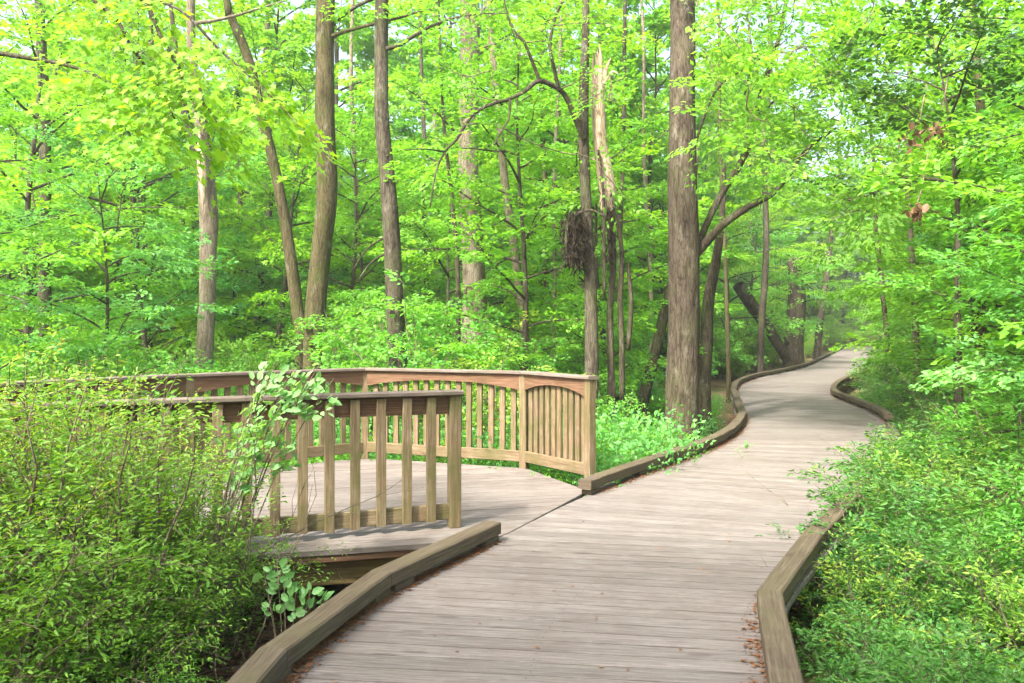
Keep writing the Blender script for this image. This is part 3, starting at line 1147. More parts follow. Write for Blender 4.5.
def sprays_on(root, seed, spots, leaf, per, matn, anchors, name='foliage', shape='rhomb', L=(.5, .9), twigmat='twig', bias=None, flat=.35):
    """Leaf sprays at given points (and their twigs)."""
    p = Plant(seed)
    spots = sorted([np.array(q) for q in spots], key=lambda q: np.linalg.norm(anchors - q, axis=1).min())
    net = anchors
    for s_ in spots:
        dd = np.linalg.norm(net - s_ + np.array((0, 0, .12)), axis=1)
        if dd.min() > .85: continue
        b = net[int(np.argmin(dd + p.r.uniform(0, .12, len(net))))]
        tt = np.linspace(0, 1, 7)[:, None]
        q = b + (s_ - b) * tt + p.r.normal(0, .09, 3) * np.sin(np.pi * tt) + p.r.normal(0, .012, (7, 3)) * np.sin(np.pi * tt)
        tube(p.wood, q, .008 * (1.2 - np.linspace(0, .8, 7)), 4, cap=False)
        net = np.vstack([net, q[2:]])
        a2 = p.r.random() * 6.283
        d = np.array((math.cos(a2), math.sin(a2), p.r.normal(.0, .2)))
        p.spray(s_, d * .6 + nrm(s_ - b) * .6, p.r.uniform(*L), per, leaf, twig=.003, flat=flat)
        p.spray(q[4], nrm(d + p.r.normal(0, .6, 3)), p.r.uniform(*L), per, leaf, twig=.003, flat=flat)
    if p.wood.v: p.wood.build('twigs', M[twigmat], root, True)
    return link(name, p.leaf_mesh(name, shape, M[matn]), root)


# big brown trunk left of the path bend
bigt, Q = traced_trunk('tree', 'thickest straight brown trunk standing left of the path bend', [(682, -10, 25), (682, 100, 26), (683, 200, 29), (683, 300, 30), (682, 375, 32), (682, 420, 34)],
                       12.6, M['bark_big'], above=7, n=20, rough=.035, flare=.3, seed=3, crown=(6.2, 8, 2.6, .095, 36))
BL = limb_on(bigt, [[(690, 262, 9, 12.6), (706, 243, 9, 12.5), (724, 224, 8, 12.3), (750, 206, 7, 12.1), (772, 194, 6, 12), (790, 174, 5, 11.9), (806, 150, 4, 11.8), (836, 128, 2.5, 11.6)],
               [(688, 275, 8, 12.6), (705, 228, 7, 12.8), (722, 193, 7, 13), (738, 168, 7, 13.1), (750, 142, 6.5, 13.2), (757, 112, 6, 13.3), (765, 80, 5, 13.4), (778, 42, 4.5, 13.5), (790, -20, 4, 13.6)],
               [(756, 117, 4, 13.3), (775, 100, 3, 13.1), (800, 70, 2, 12.9), (815, 62, 1.4, 12.8)],
               [(750, 142, 3.5, 13.2), (742, 110, 2.6, 13.0), (752, 60, 2, 12.8), (748, 25, 1.4, 12.7)],
               [(690, 160, 3, 12.6), (715, 92, 2.2, 12.2), (750, 66, 1.6, 12), (772, 50, 1.2, 11.9)]], M['bark_dark'])
rr = np.random.default_rng(21)
spots = []
for k in range(220):
    u, v, y = rr.uniform(690, 900), rr.uniform(-20, 235), rr.uniform(10.5, 14)
    if v > 120 + (u - 690) * .7: continue
    spots.append(at(u, v, y))
sprays_on(bigt, 22, spots, .095, 50, 'leaf_fresh', BL, 'foliage')

traced_trunk('tree', 'pale barked trunk with a bleached split, furthest left behind the platform',
             [(193, -10, 8), (196, 60, 10), (201, 110, 13), (204, 165, 16), (205, 220, 18), (204, 250, 16), (205, 300, 16), (206, 350, 17), (206, 372, 18)], 14.0, M['bark_pale'], 6, n=14, seed=5, crown=(6.2, 7, 2.0, .1, 36))
o = [x for x in bpy.data.objects if x.get('label', '').startswith('pale barked trunk')][0]
limb_on(o, [[(205, 172, 9, 14), (196, 150, 9, 13.95), (187, 120, 8, 13.9), (182, 95, 7, 13.85), (176, 50, 5, 13.8), (170, 0, 4, 13.8)],
            [(206, 150, 3, 14), (212, 140, 2.6, 14), (218, 110, 2, 14)]], M['bark'])
m_ = MB()
pp = np.array([[*at(u, v, 13.86), w_ * 13.86 / F / 2] for u, v, w_ in ((203, 205, 2), (203.5, 190, 6), (203, 172, 9), (201, 155, 8), (200, 140, 4), (199, 130, 1))])
tube(m_, pp[:, :3], pp[:, 3], 9, .08, rr); m_.build('split_wood', M['deadwood'], o, True)

traced_trunk('tree', 'curved mossy trunk leaning left, thinner one of the crossing pair behind the platform',
             [(226, -10, 7), (232, 14, 8), (246, 45, 9), (256, 75, 9.5), (264, 120, 10), (273, 165, 10.5), (281, 215, 11), (289, 265, 12), (297, 312, 12), (303, 345, 12)], 14.8, M['bark_moss'], 5, seed=7)
traced_trunk('tree', 'stout greenish brown trunk, thicker one of the crossing pair behind the platform',
             [(327, -10, 18), (325, 60, 18), (325, 130, 19), (327, 195, 20), (322, 245, 20), (317, 295, 21), (313, 345, 22)], 14.2, M['bark_moss'], 7, n=14, seed=8, crown=(6.0, 8, 2.4, .1, 36))
dt, Q = traced_trunk('tree', 'slim upright trunk rising straight behind the middle of the far railing',
                     [(380, -10, 14), (382, 60, 14), (384, 120, 14.5), (388, 175, 15), (391, 225, 16), (393, 290, 17), (396, 345, 18), (398, 380, 19)], 13.2, M['bark'], 6, n=16, seed=9, crown=(5.6, 8, 2.3, .095, 36))
limb_on(dt, [[(393, 232, 3, 13.2), (380, 240, 2.4, 13.2), (366, 250, 1.8, 13.3), (352, 272, 1.2, 13.4)], [(392, 250, 2.5, 13.2), (372, 262, 2, 13.2), (358, 280, 1.2, 13.1)]], M['bark_dark'], n=5)
traced_trunk('tree', 'broad hazy trunk standing deep between the slim trunk and the snag',
             [(468, -10, 19), (469, 80, 20), (470, 160, 21), (472, 225, 22), (473, 290, 23), (473, 330, 25)], 16.0, M['bark_pale'], 8, n=12, seed=10, crown=(6.4, 9, 2.6, .11, 36))
traced_trunk('tree', 'thin leaning trunk right of the broad hazy trunk', [(488, -10, 6), (496, 110, 7), (507, 195, 8), (516, 245, 9), (521, 295, 9), (525, 330, 9)], 15.5, M['bark_pale'], 4, seed=12)
traced_trunk('tree', 'dark pole thin tree close left of the broad hazy trunk', [(440, 40, 2.5), (447, 140, 3.5), (452, 200, 4.5), (456, 280, 5), (457, 330, 5)], 15, M['bark_dark'], 1.5, n=8, seed=13)
traced_trunk('tree', 'leaning grey brown stem propped behind the thickest trunk', [(690, 200, 6), (676, 260, 8), (664, 305, 10), (655, 355, 11), (647, 392, 12), (644, 420, 12)], 14.4, M['bark'], 1.0, seed=14)
traced_trunk('tree', 'dark twisted stem just right of the thickest trunk', [(722, 215, 6), (716, 262, 10), (709, 300, 12), (707, 345, 13), (704, 385, 14)], 15.2, M['bark_dark'], 1.0, seed=15)
st, Q = traced_trunk('tree', 'thin dark sapling stem at the left edge of the far path', [(838, 170, 3), (833, 228, 4.5), (828, 265, 5), (821, 310, 6), (818, 350, 7), (818, 360, 7)], 41, M['bark_dark'], 2.0, n=8, seed=16, crown=(5.2, 6, 1.6, .1, 24))
limb_on(st, [[(820, 312, 4, 41), (814, 292, 3.4, 41), (806, 280, 2.8, 41), (798, 272, 1.6, 41)]], M['bark_dark'], n=5)
traced_trunk('tree', 'short thick dark trunk with vines at the far path, left of the sapling', [(793, 258, 11), (795, 285, 15), (796, 310, 18), (795, 345, 19), (795, 366, 20)], 34.5, M['bark_dark'], 0, seed=17, crown=(2.4, 14, 2.4, .12, 40))
traced_trunk('tree', 'thin dark stem among the leaves right of the far path', [(872, 150, 3), (878, 230, 4.5), (882, 262, 5), (884, 290, 5), (886, 330, 5)], 20, M['bark_dark'], 1.5, n=8, seed=18)
for k, (u0, u1, w_, y) in enumerate([(118, 122, 7, 23), (150, 143, 5, 20), (242, 236, 5, 24), (352, 356, 5, 21), (420, 428, 5, 24), (540, 548, 6, 25), (626, 618, 5, 19), (640, 652, 4, 20), (770, 762, 6, 27), (716, 728, 4, 22), (905, 915, 6, 19), (560, 552, 4, 17),
                                     (40, 48, 12, 17), (975, 985, 10, 15), (268, 262, 7, 28), (436, 436, 8, 30), (600, 604, 8, 31)]):
    traced_trunk('tree', 'one of the thin stems seen faintly between the leaves deep in the wood', [(u0, -10, w_ * .7), ((u0 * 2 + u1) / 3, 110, w_ * .85), ((u0 + 2 * u1) / 3, 240, w_), (u1, 350, w_ * 1.1)], y,
                 M[('bark', 'bark_moss', 'bark_dark', 'bark_pale')[k % 4]], 3.0, n=8, seed=30 + k, group='thin stems deep in the wood')

# trees behind and beside the viewer: out of view, added to shade the near boards
for (x, y, k, s_) in [(-10.2, -2.6, 5, .62), (-4.6, -5.2, 5, .85), (.6, -5.6, 5, .85), (7.6, 1.5, 6, .75), (-3.0, -9.5, 6, .9)]:
    o = put(('u', k), make_under(k), x, y, R0.random() * 6.28, s_)
    o['label'] = 'unseen tall canopy tree added to shade the near boardwalk'
    o['group'] = 'unseen canopy trees added to shade the near boardwalk'

# ---- the broken snag with its living neighbour
YS = 12.2
sn, Q = traced_trunk('tree', 'brown forked tree with dark bent branches reaching left beside the snag',
                     [(586, 50, 8), (586, 90, 10), (586, 140, 11), (587, 200, 11.5), (588, 250, 12), (589, 310, 13), (590, 365, 14), (590, 400, 15)], YS, M['bark'], 1.2, n=14, seed=41, flare=.35)
SL = limb_on(sn, [[(584, 138, 6.5, YS), (576, 120, 6, YS - .1), (566, 97, 5.5, YS - .2), (557, 88, 5.2, YS - .3), (539, 81, 5, YS - .5), (524, 92, 4.2, YS - .6), (507, 100, 3.8, YS - .7), (495, 103, 3.2, YS - .8), (476, 112, 3, YS - .9), (466, 124, 3, YS - 1), (456, 140, 2.8, YS - 1), (445, 152, 2.4, YS - 1), (436, 172, 2, YS - 1.1), (430, 208, 1.2, YS - 1.1)],
             [(540, 82, 4, YS - .5), (534, 66, 3.6, YS - .5), (524, 42, 3, YS - .6), (516, 33, 2.6, YS - .6), (508, 16, 2, YS - .6), (500, -20, 1.5, YS - .6)],
             [(559, 90, 4.2, YS - .3), (554, 68, 3.8, YS - .4), (550, 48, 3.4, YS - .4), (553, 26, 3.2, YS - .4), (561, 4, 2.8, YS - .4), (575, -18, 2, YS - .4)],
             [(510, 99, 3, YS - .7), (509, 118, 2.4, YS - .8), (502, 130, 2, YS - .9), (494, 145, 1.4, YS - 1)],
             [(445, 152, 2, YS - 1), (425, 149, 1.5, YS - 1.2), (404, 150, 1, YS - 1.4)],
             [(503, 128, 1.6, YS - .9), (530, 142, 1.2, YS - .9), (560, 152, 1, YS - .7)]], M['bark_dark'])
spots = [at(rr.uniform(430, 600), rr.uniform(-15, 130), rr.uniform(10.6, 12.4)) for _ in range(22)]
sprays_on(sn, 43, spots, .085, 36, 'leaf_fresh', SL, 'foliage')

root = empty('snag', (at(606, 400, YS + .35)[0], YS + .35, gz(1.4, YS)), 'dead snag with bleached broken top and dark hanging bark beside the forked tree', 'dead tree')
pp = np.array([[*at(u, v, YS + .3), w_ * (YS + .3) / F / 2] for u, v, w_ in ((612, 425, 9), (611, 370, 7), (610, 310, 7), (613, 270, 7), (611, 225, 10), (609, 190, 14))])
pp = crom(pp, 4)
m_ = MB(); tube(m_, pp[:, :3], pp[:, 3], 12, .08, rr, flare=.3); m_.build('trunk', M['bark_dark'], root, True)
# bleached shell: a broken tube with a torn rim
pp = np.array([[*at(u, v, YS + .28), w_ * (YS + .28) / F / 2] for u, v, w_ in ((609, 212, 10), (608, 196, 17), (606, 178, 17), (601, 150, 15), (599, 120, 15), (598, 90, 15), (600, 66, 12))])
pp = crom(pp, 5)
m_ = MB()
b0 = len(m_.v)
tube(m_, pp[:, :3], pp[:, 3], 16, .07, rr, cap=False)
for k in range(16):
    x, y, z = m_.v[-16 + k]
    m_.v[-16 + k] = (x, y, z + rr.uniform(-.25, .28))
m_.build('bleached_wood', M['deadwood'], root, True)
limb_on(root, [[(601, 96, 5, YS + .25), (606, 70, 4, YS + .22), (611, 58, .8, YS + .2)], [(595, 100, 5, YS + .25), (593, 74, 3.5, YS + .24), (594, 48, .6, YS + .24)], [(600, 90, 4, YS + .2), (601, 60, 3, YS + .2), (599, 44, .5, YS + .2)], [(604, 84, 3, YS + .2), (612, 72, 2.4, YS + .15), (618, 74, 1, YS + .1)], [(606, 190, 8, YS + .2), (603, 205, 7, YS + .2), (606, 220, 2, YS + .2)]], M['deadwood'], 'splinter')
limb_on(root, [[(598, 150, 3, YS + .1), (603, 190, 3, YS + .05), (604, 240, 3.5, YS + .05), (604, 300, 3, YS + .05)], [(618, 215, 4, YS + .2), (622, 260, 5, YS + .2), (620, 300, 6, YS + .3), (622, 350, 6, YS + .3), (622, 400, 6, YS + .3)],
               [(628, 262, 3, YS + .3), (631, 305, 5, YS + .3), (628, 350, 5, YS + .3)]], M['bark_dark'], 'hanging_vine')
# the mat of dark bark and dead leaves caught against the stems
p = Plant(77)
n = 1300
c = np.array([at(rr.normal(579, 6) - abs(rr.normal(0, 4)), rr.uniform(212, 262) + rr.normal(0, 4), YS - .12 + rr.normal(0, .1)) for _ in range(n)])
p.leaves(c, nrm(np.c_[rr.normal(-.1, .5, n), rr.normal(0, .5, n), rr.normal(-.9, .5, n)]), nrm(rr.normal(0, 1, (n, 3))), rr.uniform(.06, .2, n))
n = 300
c = np.array([at(rr.normal(610, 5), rr.normal(232, 22), YS + .1 + rr.normal(0, .08)) for _ in range(n)])
p.leaves(c, nrm(np.c_[rr.normal(0, .4, n), rr.normal(0, .4, n), rr.normal(-1, .4, n)]), nrm(rr.normal(0, 1, (n, 3))), rr.uniform(.06, .17, n))
M['rot'] = bark_mat('rotten_bark', (0.007, 0.005, 0.004), (0.021, 0.015, 0.011), (0.048, 0.033, 0.024), moss_amt=.05, lichen_amt=.1)
m2 = p.leaf_mesh('caught_debris', 'blade', M['rot'])
link('caught_debris', m2, root)
limb_on(root, [[(566, 258, 5, YS - .2), (575, 256, 5, YS - .2), (586, 261, 3, YS - .2)], [(568, 222, 3, YS - .2), (566, 245, 3, YS - .2), (572, 268, 2, YS - .2)], [(574, 215, 4, YS - .2), (590, 210, 3, YS - .2), (604, 216, 2, YS - .2)]], M['bark'], 'stick')

spots = [at(rr.uniform(588, 622), rr.uniform(80, 205), YS - rr.uniform(.3, .9)) for _ in range(9)]
sprays_on(sn, 47, spots, .075, 16, 'leaf_fresh', SL, 'foliage', L=(.35, .6))

# fallen logs by the far path
for (lab, tr, mt) in (('thick dark log leaning down towards the path at the far bend', [(738, 285, 12, 30.2), (750, 302, 12, 30.4), (764, 322, 11, 30.6), (777, 342, 10, 30.9), (787, 360, 9, 31.2)], 'bark_dark'),
                      ('thin pale pole leaning down to the far kerb', [(772, 312, 4, 33.5), (781, 331, 4.5, 34), (792, 347, 5, 34.6), (803, 364, 5, 35.2)], 'bark_pale')):
    P = np.array([[*at(u, v, y), w_ * y / F / 2] for u, v, w_, y in tr])
    Q = crom(P, 4)
    m_ = MB(); tube(m_, Q[:, :3], Q[:, 3], 10, .06, rr)
    tag(m_.build('fallen_log', M[mt], None, True), lab, 'log')

# ------------------------------------------------------------------ right of the path: trees leaning over it and the bank of shrubs
R_T = [(7.2, 10.4, 0, .95), (8.0, 12.8, 4, .9), (9.0, 15.6, 0, .95), (6.0, 8.4, 3, .72), (10.9, 18.5, 1, 1.0), (9.8, 13.4, 1, 1.0), (12.6, 21.0, 4, 1.0), (8.6, 10.4, 4, 1.0), (12.6, 25.0, 0, .9), (7.4, 8.3, 0, .9),
       (11.5, 16.5, 4, 1.0), (15.0, 27.5, 4, 1.1), (17.5, 31.5, 0, 1.1), (5.3, 6.9, 1, .62), (20, 36, 4, 1.2), (5.2, 6.3, 0, .78), (4.7, 5.0, 3, .68), (3.9, 4.0, 1, .42)]
for (x, y, k, s_) in R_T:
    o = put(('u', k), make_under(k), x, y, R0.random() * 6.28, s_)
    o['label'] = 'leafy tree on the right bank leaning its sprays over the boardwalk'
    o['group'] = 'leafy trees on the right bank'

B_SPEC = [(1.9, 1.2, 18, .095, 'leaf_bank'), (1.5, 1.1, 18, .07, 'leaf_bank_cool'), (2.3, 1.2, 18, .10, 'leaf_mid'), (1.6, 1.2, 18, .065, 'leaf_shrub')]


def make_bank(k):
    H, R, st, lf, mt = B_SPEC[k]
    def f():
        p = shrub(250 + k, H, R, st, lf, 24, .12, .45, .6, 10, .6, 9)
        return assemble('shrub', p, (0, 0, 0), 'shrub', 'shrub', None, 'lance', M[mt], M['twig'])
    return f


bank = [  # x, y, kind, scale
    (2.35, 3.9, 1, .42), (2.2, 3.2, 3, .36), (2.9, 4.4, 3, .6), (2.55, 4.9, 1, .42), (3.1, 5.2, 0, .5), (3.05, 6.0, 1, .42), (3.7, 5.3, 2, .55), (3.65, 6.6, 3, .55), (4.2, 6.2, 0, .75), (3.95, 7.4, 1, .5), (4.5, 7.4, 3, .75),
        (4.55, 8.4, 0, .58), (5.2, 8.4, 2, .75), (5.15, 9.4, 3, .62), (5.9, 9.6, 0, .9), (5.85, 10.6, 1, .68), (6.6, 10.9, 3, .95), (6.55, 12.0, 0, .68), (7.4, 12.2, 2, .9), (7.15, 13.4, 1, .72), (8.1, 13.8, 0, 1.0), (7.75, 15.0, 3, .75),
        (8.7, 15.6, 2, .95), (8.0, 16.6, 0, .7), (8.35, 18.0, 1, .72), (9.2, 17.6, 3, 1.0), (8.9, 19.4, 0, .75), (9.8, 20.0, 0, 1.05), (9.9, 21.4, 3, .8), (10.9, 22.2, 2, 1.0), (11.4, 24.0, 0, .9), (12.6, 25.2, 3, 1.1), (13.2, 27.2, 0, 1.0), (15.0, 30.0, 3, 1.0), (17.3, 34.6, 0, 1.1), (19.6, 39, 3, 1.1), (22.2, 44.6, 0, 1.1), (24.6, 49, 3, 1.2)]
bank += [(2.0, 4.4, 1, .5), (2.32, 5.15, 3, .55), (2.6, 5.65, 1, .66), (2.82, 6.15, 0, .56), (3.15, 6.7, 1, .7), (3.4, 7.15, 3, .66), (3.7, 7.65, 0, .62), (4.0, 8.2, 1, .74), (4.35, 8.7, 0, .62), (4.7, 9.3, 1, .72), (5.1, 10.0, 3, .66), (2.0, 3.5, 0, .46), (1.85, 2.9, 1, .42), (2.95, 6.85, 1, .4), (3.55, 7.85, 1, .42), (4.2, 9.0, 1, .4), (2.4, 5.9, 1, .36), (2.1, 5.2, 1, .32)]
for (x, y, k, s_) in bank:
    o = put(('b', k), make_bank(k), x, y, R0.random() * 6.28, s_)
    o['label'] = 'small leaved shrub on the bank along the right kerb'
    o['group'] = 'shrubs on the bank along the right kerb'
for (x, y) in [(27, 58), (30, 64), (33, 72), (26, 72), (22, 66), (30, 78), (36, 66), (24, 80), (17, 60), (20, 74), (38, 78), (31.5, 72), (34, 78), (28, 76), (36, 88), (29, 88)]:
    o = put(('u', 0), make_under(0), x, y, R0.random() * 6.28, 1.6)
    o['label'] = 'leafy tree closing the view beyond the far end of the path'
    o['group'] = 'trees beyond the far end of the path'

# dark evergreen at the upper right, with its brown dead clusters
ev = understory_tree(140, 6.0, 1.9, .62, 16, .085, 50)
evt = assemble('evergreen_tree', ev, (5.55, 9.6, gz(5.55, 9.6)), 'dark leaved evergreen tree at the upper right', 'tree', None, 'ovate', M['leaf_dark'], M['bark_dark'], 'trunk', 'crown')
for (u, v, y) in ((914, 137, 9.5), (936, 130, 9.5), (915, 211, 9.0)):
    p = Plant(int(u)); n = 26
    c = at(u, v, y) + p.r.normal(0, .07, (n, 3))
    p.leaves(c, nrm(p.r.normal(0, 1, (n, 3)) - np.array((0, 0, .6))), nrm(p.r.normal(0, 1, (n, 3))), p.r.uniform(.06, .12, n))
    stem = MB(); q = at(u, v, y); tube(stem, np.array([q, q + (.12, .1, .25), q + (.3, .3, .7)]), [.004, .006, .009], 4, cap=False)
    rt = empty('dead_leaf_cluster', q, {914: 'brown dead leaf cluster hanging left of another at the upper right', 936: 'brown dead leaf cluster nearest the right edge', 915: 'small brown dead leaf cluster hanging below the other two'}[u], 'dead leaves')
    stem.build('twig', M['twig'], rt); link('leaves', p.leaf_mesh('leaves', 'ovate', M['dead']), rt)

# ------------------------------------------------------------------ herbs between the arched railing and the kerb, and beside the path
H_SPEC = [(.55, .45, 70, .042, 'leaf_blue'), (.42, .4, 64, .036, 'leaf_fresh'), (.5, .45, 64, .04, 'leaf_mid')]


def make_herb(k):
    H, R, st, lf, mt = H_SPEC[k]
    def f():
        p = herb(300 + k, H, R, st, lf, 20)
        return assemble('herb_clump', p, (0, 0, 0), ('cool green', 'fresh green', 'mid green')[k] + ' leafy herb clump in the low growth beside the boardwalk', 'plant', 'leafy herb clumps beside the boardwalk', 'rhomb', M[mt], M['twig'], 'stems', 'leaves')
    return f


hs = []
tries = 0
while len(hs) < 230 and tries < 20000:
    tries += 1
    y = R0.uniform(4.0, 21) if R0.random() < .55 else R0.uniform(8.3, 13)
    x = R0.uniform(-.62, .70) * y
    dp = path_dist(x, y)
    lim = 1.62 if y > 8 else 1.55
    if dp < lim or in_plat(x, y, .55): continue
    if dp > 5.5 and y > 12: continue
    if x < 0 and y < 6.0: continue
    if any(math.hypot(x - a_, y - b_) < .42 + y * .008 for a_, b_ in hs): continue
    hs.append((x, y))
    k = int(R0.choice([0, 1, 2]))
    s_ = R0.uniform(.8, 1.25)
    if dp < 1.9: s_ *= .75
    put(('h', k), make_herb(k), x, y, R0.random() * 6.28, s_)

for (x, y, k, s_) in [(1.0, 8.85, 1, 1.3), (1.15, 9.35, 0, 1.5), (.85, 9.6, 1, 1.7), (1.3, 9.75, 0, 1.3), (1.55, 10.3, 1, 1.3), (1.3, 10.2, 0, 1.8), (.9, 10.4, 2, 1.9), (1.7, 11.0, 0, 1.4), (1.55, 11.0, 1, 1.8), (1.1, 11.2, 0, 2.0), (1.85, 11.8, 2, 1.4), (1.05, 9.0, 0, 1.15), (1.35, 9.3, 1, 1.05),
                      (.2, 10.3, 0, 1.8), (-.6, 10.6, 1, 1.9), (-1.5, 10.9, 0, 2.0), (-2.4, 10.5, 1, 2.0), (.75, 9.1, 1, 1.4), (1.5, 10.6, 0, 1.8), (1.7, 11.5, 1, 1.9)]:
    put(('h', k), make_herb(k), x, y, R0.random() * 6.28, s_)
# shrubs closing the far end of the path
for (x, y, k, s_) in [(8.0, 29.5, 3, .8), (9.6, 32.6, 0, .9), (11.5, 36.0, 3, 1.0), (13.4, 40.0, 0, 1.1), (15.4, 44.5, 3, 1.1), (17.5, 49, 0, 1.2), (19.6, 54, 3, 1.3), (24.0, 62, 0, 1.4), (27.5, 70, 3, 1.5), (30, 69, 0, 1.5), (32, 67.5, 3, 1.5), (25.0, 67, 3, 1.5), (28.5, 72, 0, 1.8), (31, 75, 3, 2.0), (29.5, 66.8, 3, 1.4), (33.5, 76, 0, 2.2), (35, 80, 3, 2.4), (26.5, 74, 0, 2.0), (24, 70, 3, 1.8), (37, 84, 0, 2.6), (30, 82, 3, 2.6), (33, 86, 0, 2.8)]:
    put(('s', k), make_shrub(k), x, y, R0.random() * 6.28, s_)

# ------------------------------------------------------------------ the tangle at the lower left
L_SPEC = [(1.78, .85, 20, .038, 'leaf_shrub'), (1.4, .8, 20, .036, 'leaf_shrub'), (1.2, .75, 16, .038, 'leaf_mid')]


def make_left(k):
    H, R, st, lf, mt = L_SPEC[k]
    def f():
        p = shrub(400 + k, H, R, st, lf, 30, .2, .38, .5, 13, .6, (9, 7, 3)[k])
        return assemble('shrub', p, (0, 0, 0), 'twiggy small leaved shrub in the tangle left of the near railing', 'shrub', 'shrubs in the tangle left of the near railing', 'lance', M[mt], M['twig'])
    return f


for (x, y, k, s_) in [(-2.3, 4.6, 0, 1.06), (-2.75, 4.35, 0, 1.16), (-3.3, 4.8, 0, 1.16), (-2.15, 4.25, 1, .8), (-2.5, 3.85, 1, .95), (-3.0, 3.7, 0, .9), (-2.1, 3.55, 2, .45), (-2.6, 3.0, 2, .5), (-3.1, 3.0, 1, .7), (-3.9, 5.0, 0, 1.2), (-2.0, 4.8, 1, .72),
                      (-2.2, 5.1, 0, .76), (-3.6, 4.2, 0, 1.2), (-2.9, 5.0, 0, 1.12), (-2.5, 4.95, 0, 1.02), (-1.75, 3.95, 2, .4), (-2.0, 5.35, 1, .8), (-2.3, 5.15, 0, .8)]:
    put(('l', k), make_left(k), x, y, R0.random() * 6.28, s_)

# broad pale leaves of a young sapling in front of the near railing
p = Plant(510)
base = np.array((-1.85, 5.05, gz(-1.85, 5.05)))
for (u, v, y) in [(262, 372, 5.2), (276, 360, 5.2), (300, 352, 5.25), (322, 360, 5.3), (334, 378, 5.3), (286, 385, 5.15), (258, 392, 5.1), (308, 392, 5.25), (272, 345, 5.3), (265, 425, 5.0), (252, 412, 5.0), (296, 372, 5.2), (314, 368, 5.3), (270, 398, 5.1), (246, 440, 5.0)]:
    tip = at(u, v, y)
    tt = np.linspace(0, 1, 6)
    mid = (base + tip) / 2 + np.array((-.12, -.1, .25))
    q = np.array([base * (1 - t) ** 2 + 2 * mid * t * (1 - t) + tip * t * t for t in tt])
    tube(p.wood, q, .006 * (1.1 - tt * .8), 5, cap=False)
    p.spray(q[-2], (tip - q[-2]) + np.array((.05, 0, 0)), .27, 22, .068, droop=.22, flat=.4, twig=.002)
    p.spray(q[-3], (tip - q[-3]) + p.r.normal(0, .2, 3), .22, 8, .075, droop=.3, flat=.4, twig=.002)
rt = empty('sapling', base, 'young sapling with broad pale leaves hanging over the near railing', 'sapling')
p.wood.build('stems', M['twig'], rt, True)
link('leaves', p.leaf_mesh('leaves', 'ovate', M['leaf_pale']), rt)

p = Plant(511)
base = np.array((-1.22, 4.45, gz(-1.22, 4.45)))
for (u, v) in [(296, 588), (312, 582), (324, 594), (302, 603), (284, 578), (270, 600), (262, 560), (276, 548)]:
    tip = at(u, v, 4.55)
    tt = np.linspace(0, 1, 5)
    q = np.array([base * (1 - t) + tip * t + np.array((0, 0, .06)) * math.sin(math.pi * t) for t in tt])
    tube(p.wood, q, .004 * (1.1 - tt * .8), 4, cap=False)
    p.spray(q[-2], (tip - q[-2]), .14, 8, .065, droop=.2, flat=.4, twig=.002)
rt = empty('plant', base, 'low broad leaved plant against the lower left kerb', 'plant')
p.wood.build('stems', M['twig'], rt, True)
link('leaves', p.leaf_mesh('leaves', 'ovate', M['leaf_pale']), rt)

# overhanging maple at the upper left: the trunk stands outside the picture, its boughs reach in
base = np.array((-4.9, 6.2, gz(-4.9, 6.2)))
rt = empty('maple_tree', base, 'maple reaching long lime leaved boughs across the upper left', 'tree')
m_ = MB(); zz = np.linspace(-.2, 7.2, 9)
tube(m_, np.c_[np.full(9, base[0]) + .05 * np.sin(zz), np.full(9, base[1]), base[2] + zz], .11 * (1.1 - zz / 9), 12, .04, rr, flare=.4); m_.build('trunk', M['bark'], rt, True)
bough = [[(-140, -40, 10, 6.1), (-40, -60, 8, 5.9), (60, -45, 6, 5.7), (138, -4, 4.2, 5.5), (160, 35, 3.5, 5.4), (178, 68, 3, 5.3), (192, 100, 2.2, 5.2)],
         [(-140, 0, 9, 6.1), (-30, -20, 7, 5.8), (60, -15, 5, 5.6), (112, 15, 3.4, 5.5), (130, 45, 3, 5.4), (155, 80, 2.2, 5.3), (175, 120, 1.4, 5.2)],
         [(-140, 60, 8, 6.1), (-40, 50, 6, 5.8), (50, 62, 4.5, 5.6), (95, 75, 3, 5.5), (118, 95, 2.4, 5.4), (140, 122, 1.5, 5.3)],
         [(138, -4, 3.4, 5.5), (180, 10, 3, 5.3), (215, 45, 2.4, 5.2), (248, 75, 1.8, 5.1), (275, 100, 1.2, 5.05)]]
limb_on(rt, bough, M['bark'], 'bough', 6)
p = Plant(520)
for tr in bough:
    Q = crom(np.array([at(u, v, y) for u, v, w_, y in tr[1:]]), 5)
    for k in range(4, len(Q) - 1):
        d = Q[k + 1] - Q[k]
        for s_ in (-1, 1):
            sdv = nrm(np.cross(nrm(d), UP)) * s_
            if p.r.random() < .8:
                p.spray(Q[k], nrm(d) * .6 + sdv * p.r.uniform(.4, 1) + UP * p.r.normal(-.1, .2), p.r.uniform(.35, .65), 20, .066, droop=.25, flat=.3, twig=.0022)
    p.spray(Q[-1], Q[-1] - Q[-2], .4, 14, .085, droop=.2)
p.wood.build('twigs', M['twig'], rt, True)
link('leaves', p.leaf_mesh('leaves', 'maple', M['leaf_lime']), rt)

# ------------------------------------------------------------------ litter
def litter(name, pts, size, mat, seed, tilt=.35, shape='ovate'):
    p = Plant(seed)
    n = len(pts)
    az = p.r.random(n) * 6.283
    T = np.c_[np.cos(az), np.sin(az), p.r.normal(0, tilt, n)]
    Nn = np.c_[p.r.normal(0, tilt, (n, 2)), np.ones(n)]
    p.leaves(np.array(pts), nrm(T), nrm(Nn), p.r.uniform(size[0], size[1], n))
    o = link(name, p.leaf_mesh(name, shape, M[mat]))
    return tag(o, kind='stuff')


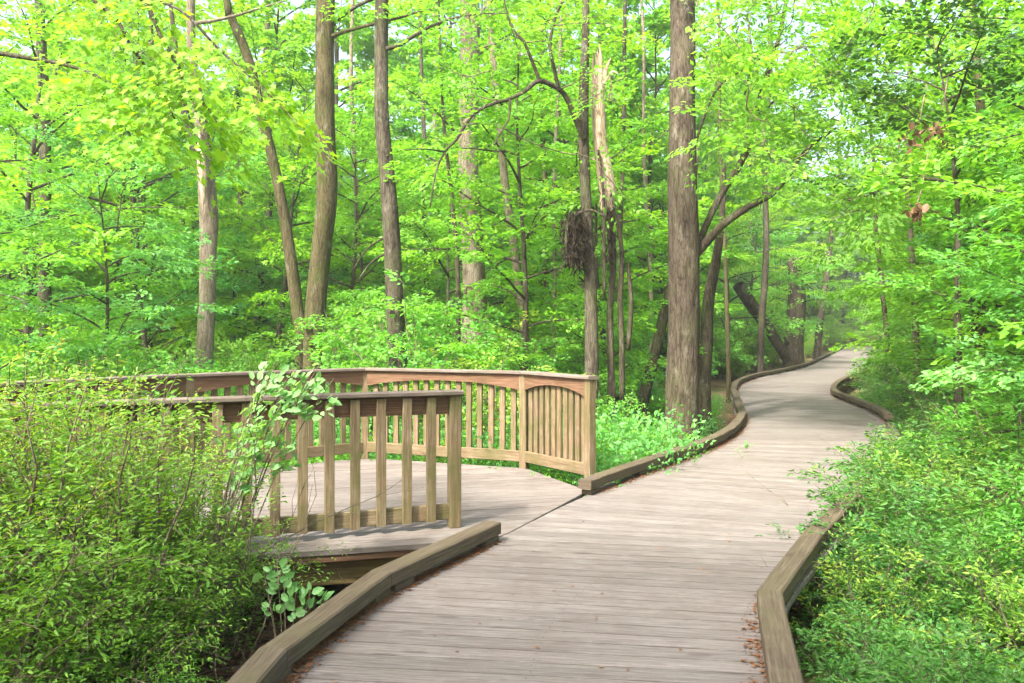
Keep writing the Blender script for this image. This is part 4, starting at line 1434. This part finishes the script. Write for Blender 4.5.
pts = []
for _ in range(7000):
    y = rr.uniform(2.4, 6.2); x = rr.uniform(-4.2, -1.0)
    if path_dist(x, y) < 1.2 : continue
    pts.append((x, y, gz(x, y) + rr.uniform(.005, .05)))
for _ in range(5000):
    y = rr.uniform(2.4, 9); x = rr.uniform(1.2, 6)
    if path_dist(x, y) < 1.2: continue
    pts.append((x, y, gz(x, y) + rr.uniform(.005, .05)))
o = litter('leaf_litter', pts, (.04, .085), 'dead', 601)
tag(o, 'brown fallen leaves covering the forest floor beside the boardwalk', 'leaf litter')
pts = []
for _ in range(11000):
    i = rr.integers(14, len(LE) - 60)
    f = rr.random()
    e_ = abs(rr.normal(0, .04)) + .002
    if rr.random() < .86: p0 = LE[i] * (1 - f) + LE[i + 1] * f; n_ = nrm(RE[i] - LE[i])
    else: p0 = RE[i] * (1 - f) + RE[i + 1] * f; n_ = nrm(LE[i] - RE[i])
    q = p0 + n_ * (KW / 2 - .03 + e_)
    if 6.1 < p0[1] < 7.9 and p0[0] < 1: continue
    pts.append((q[0], q[1], .004 + rr.uniform(0, .006)))
for _ in range(110):
    i = rr.integers(14, 130); f = rr.uniform(.05, .95)
    q = LE[i] * (1 - f) + RE[i] * f
    pts.append((q[0], q[1], .005))
o = litter('fallen_leaf_crumbs', pts, (.014, .038), 'straw', 602, .12, 'rhomb')
tag(o, 'orange brown leaf crumbs gathered along the kerbs on the boards', 'leaf litter')

# ------------------------------------------------------------------ thin haze volume added to lighten the wood further back
HAZE = .0013
me = bpy.data.meshes.new('haze')
x0, x1, y0, y1, z0, z1 = -120, 120, -30, 130, -8, 34
me.from_pydata([(x, y, z) for z in (z0, z1) for y in (y0, y1) for x in (x0, x1)], [],
               [(0, 2, 3, 1), (4, 5, 7, 6), (0, 1, 5, 4), (2, 6, 7, 3), (0, 4, 6, 2), (1, 3, 7, 5)])
m, t = new_mat('haze')
pv = N(t, 'ShaderNodeVolumePrincipled')
pv.inputs['Color'].default_value = (.95, 1.0, .90, 1)
pv.inputs['Density'].default_value = HAZE
pv.inputs['Anisotropy'].default_value = .2
ou = N(t, 'ShaderNodeOutputMaterial')
t.links.new(pv.outputs[0], ou.inputs['Volume'])
me.materials.append(m)
tag(link('haze', me), kind='stuff')
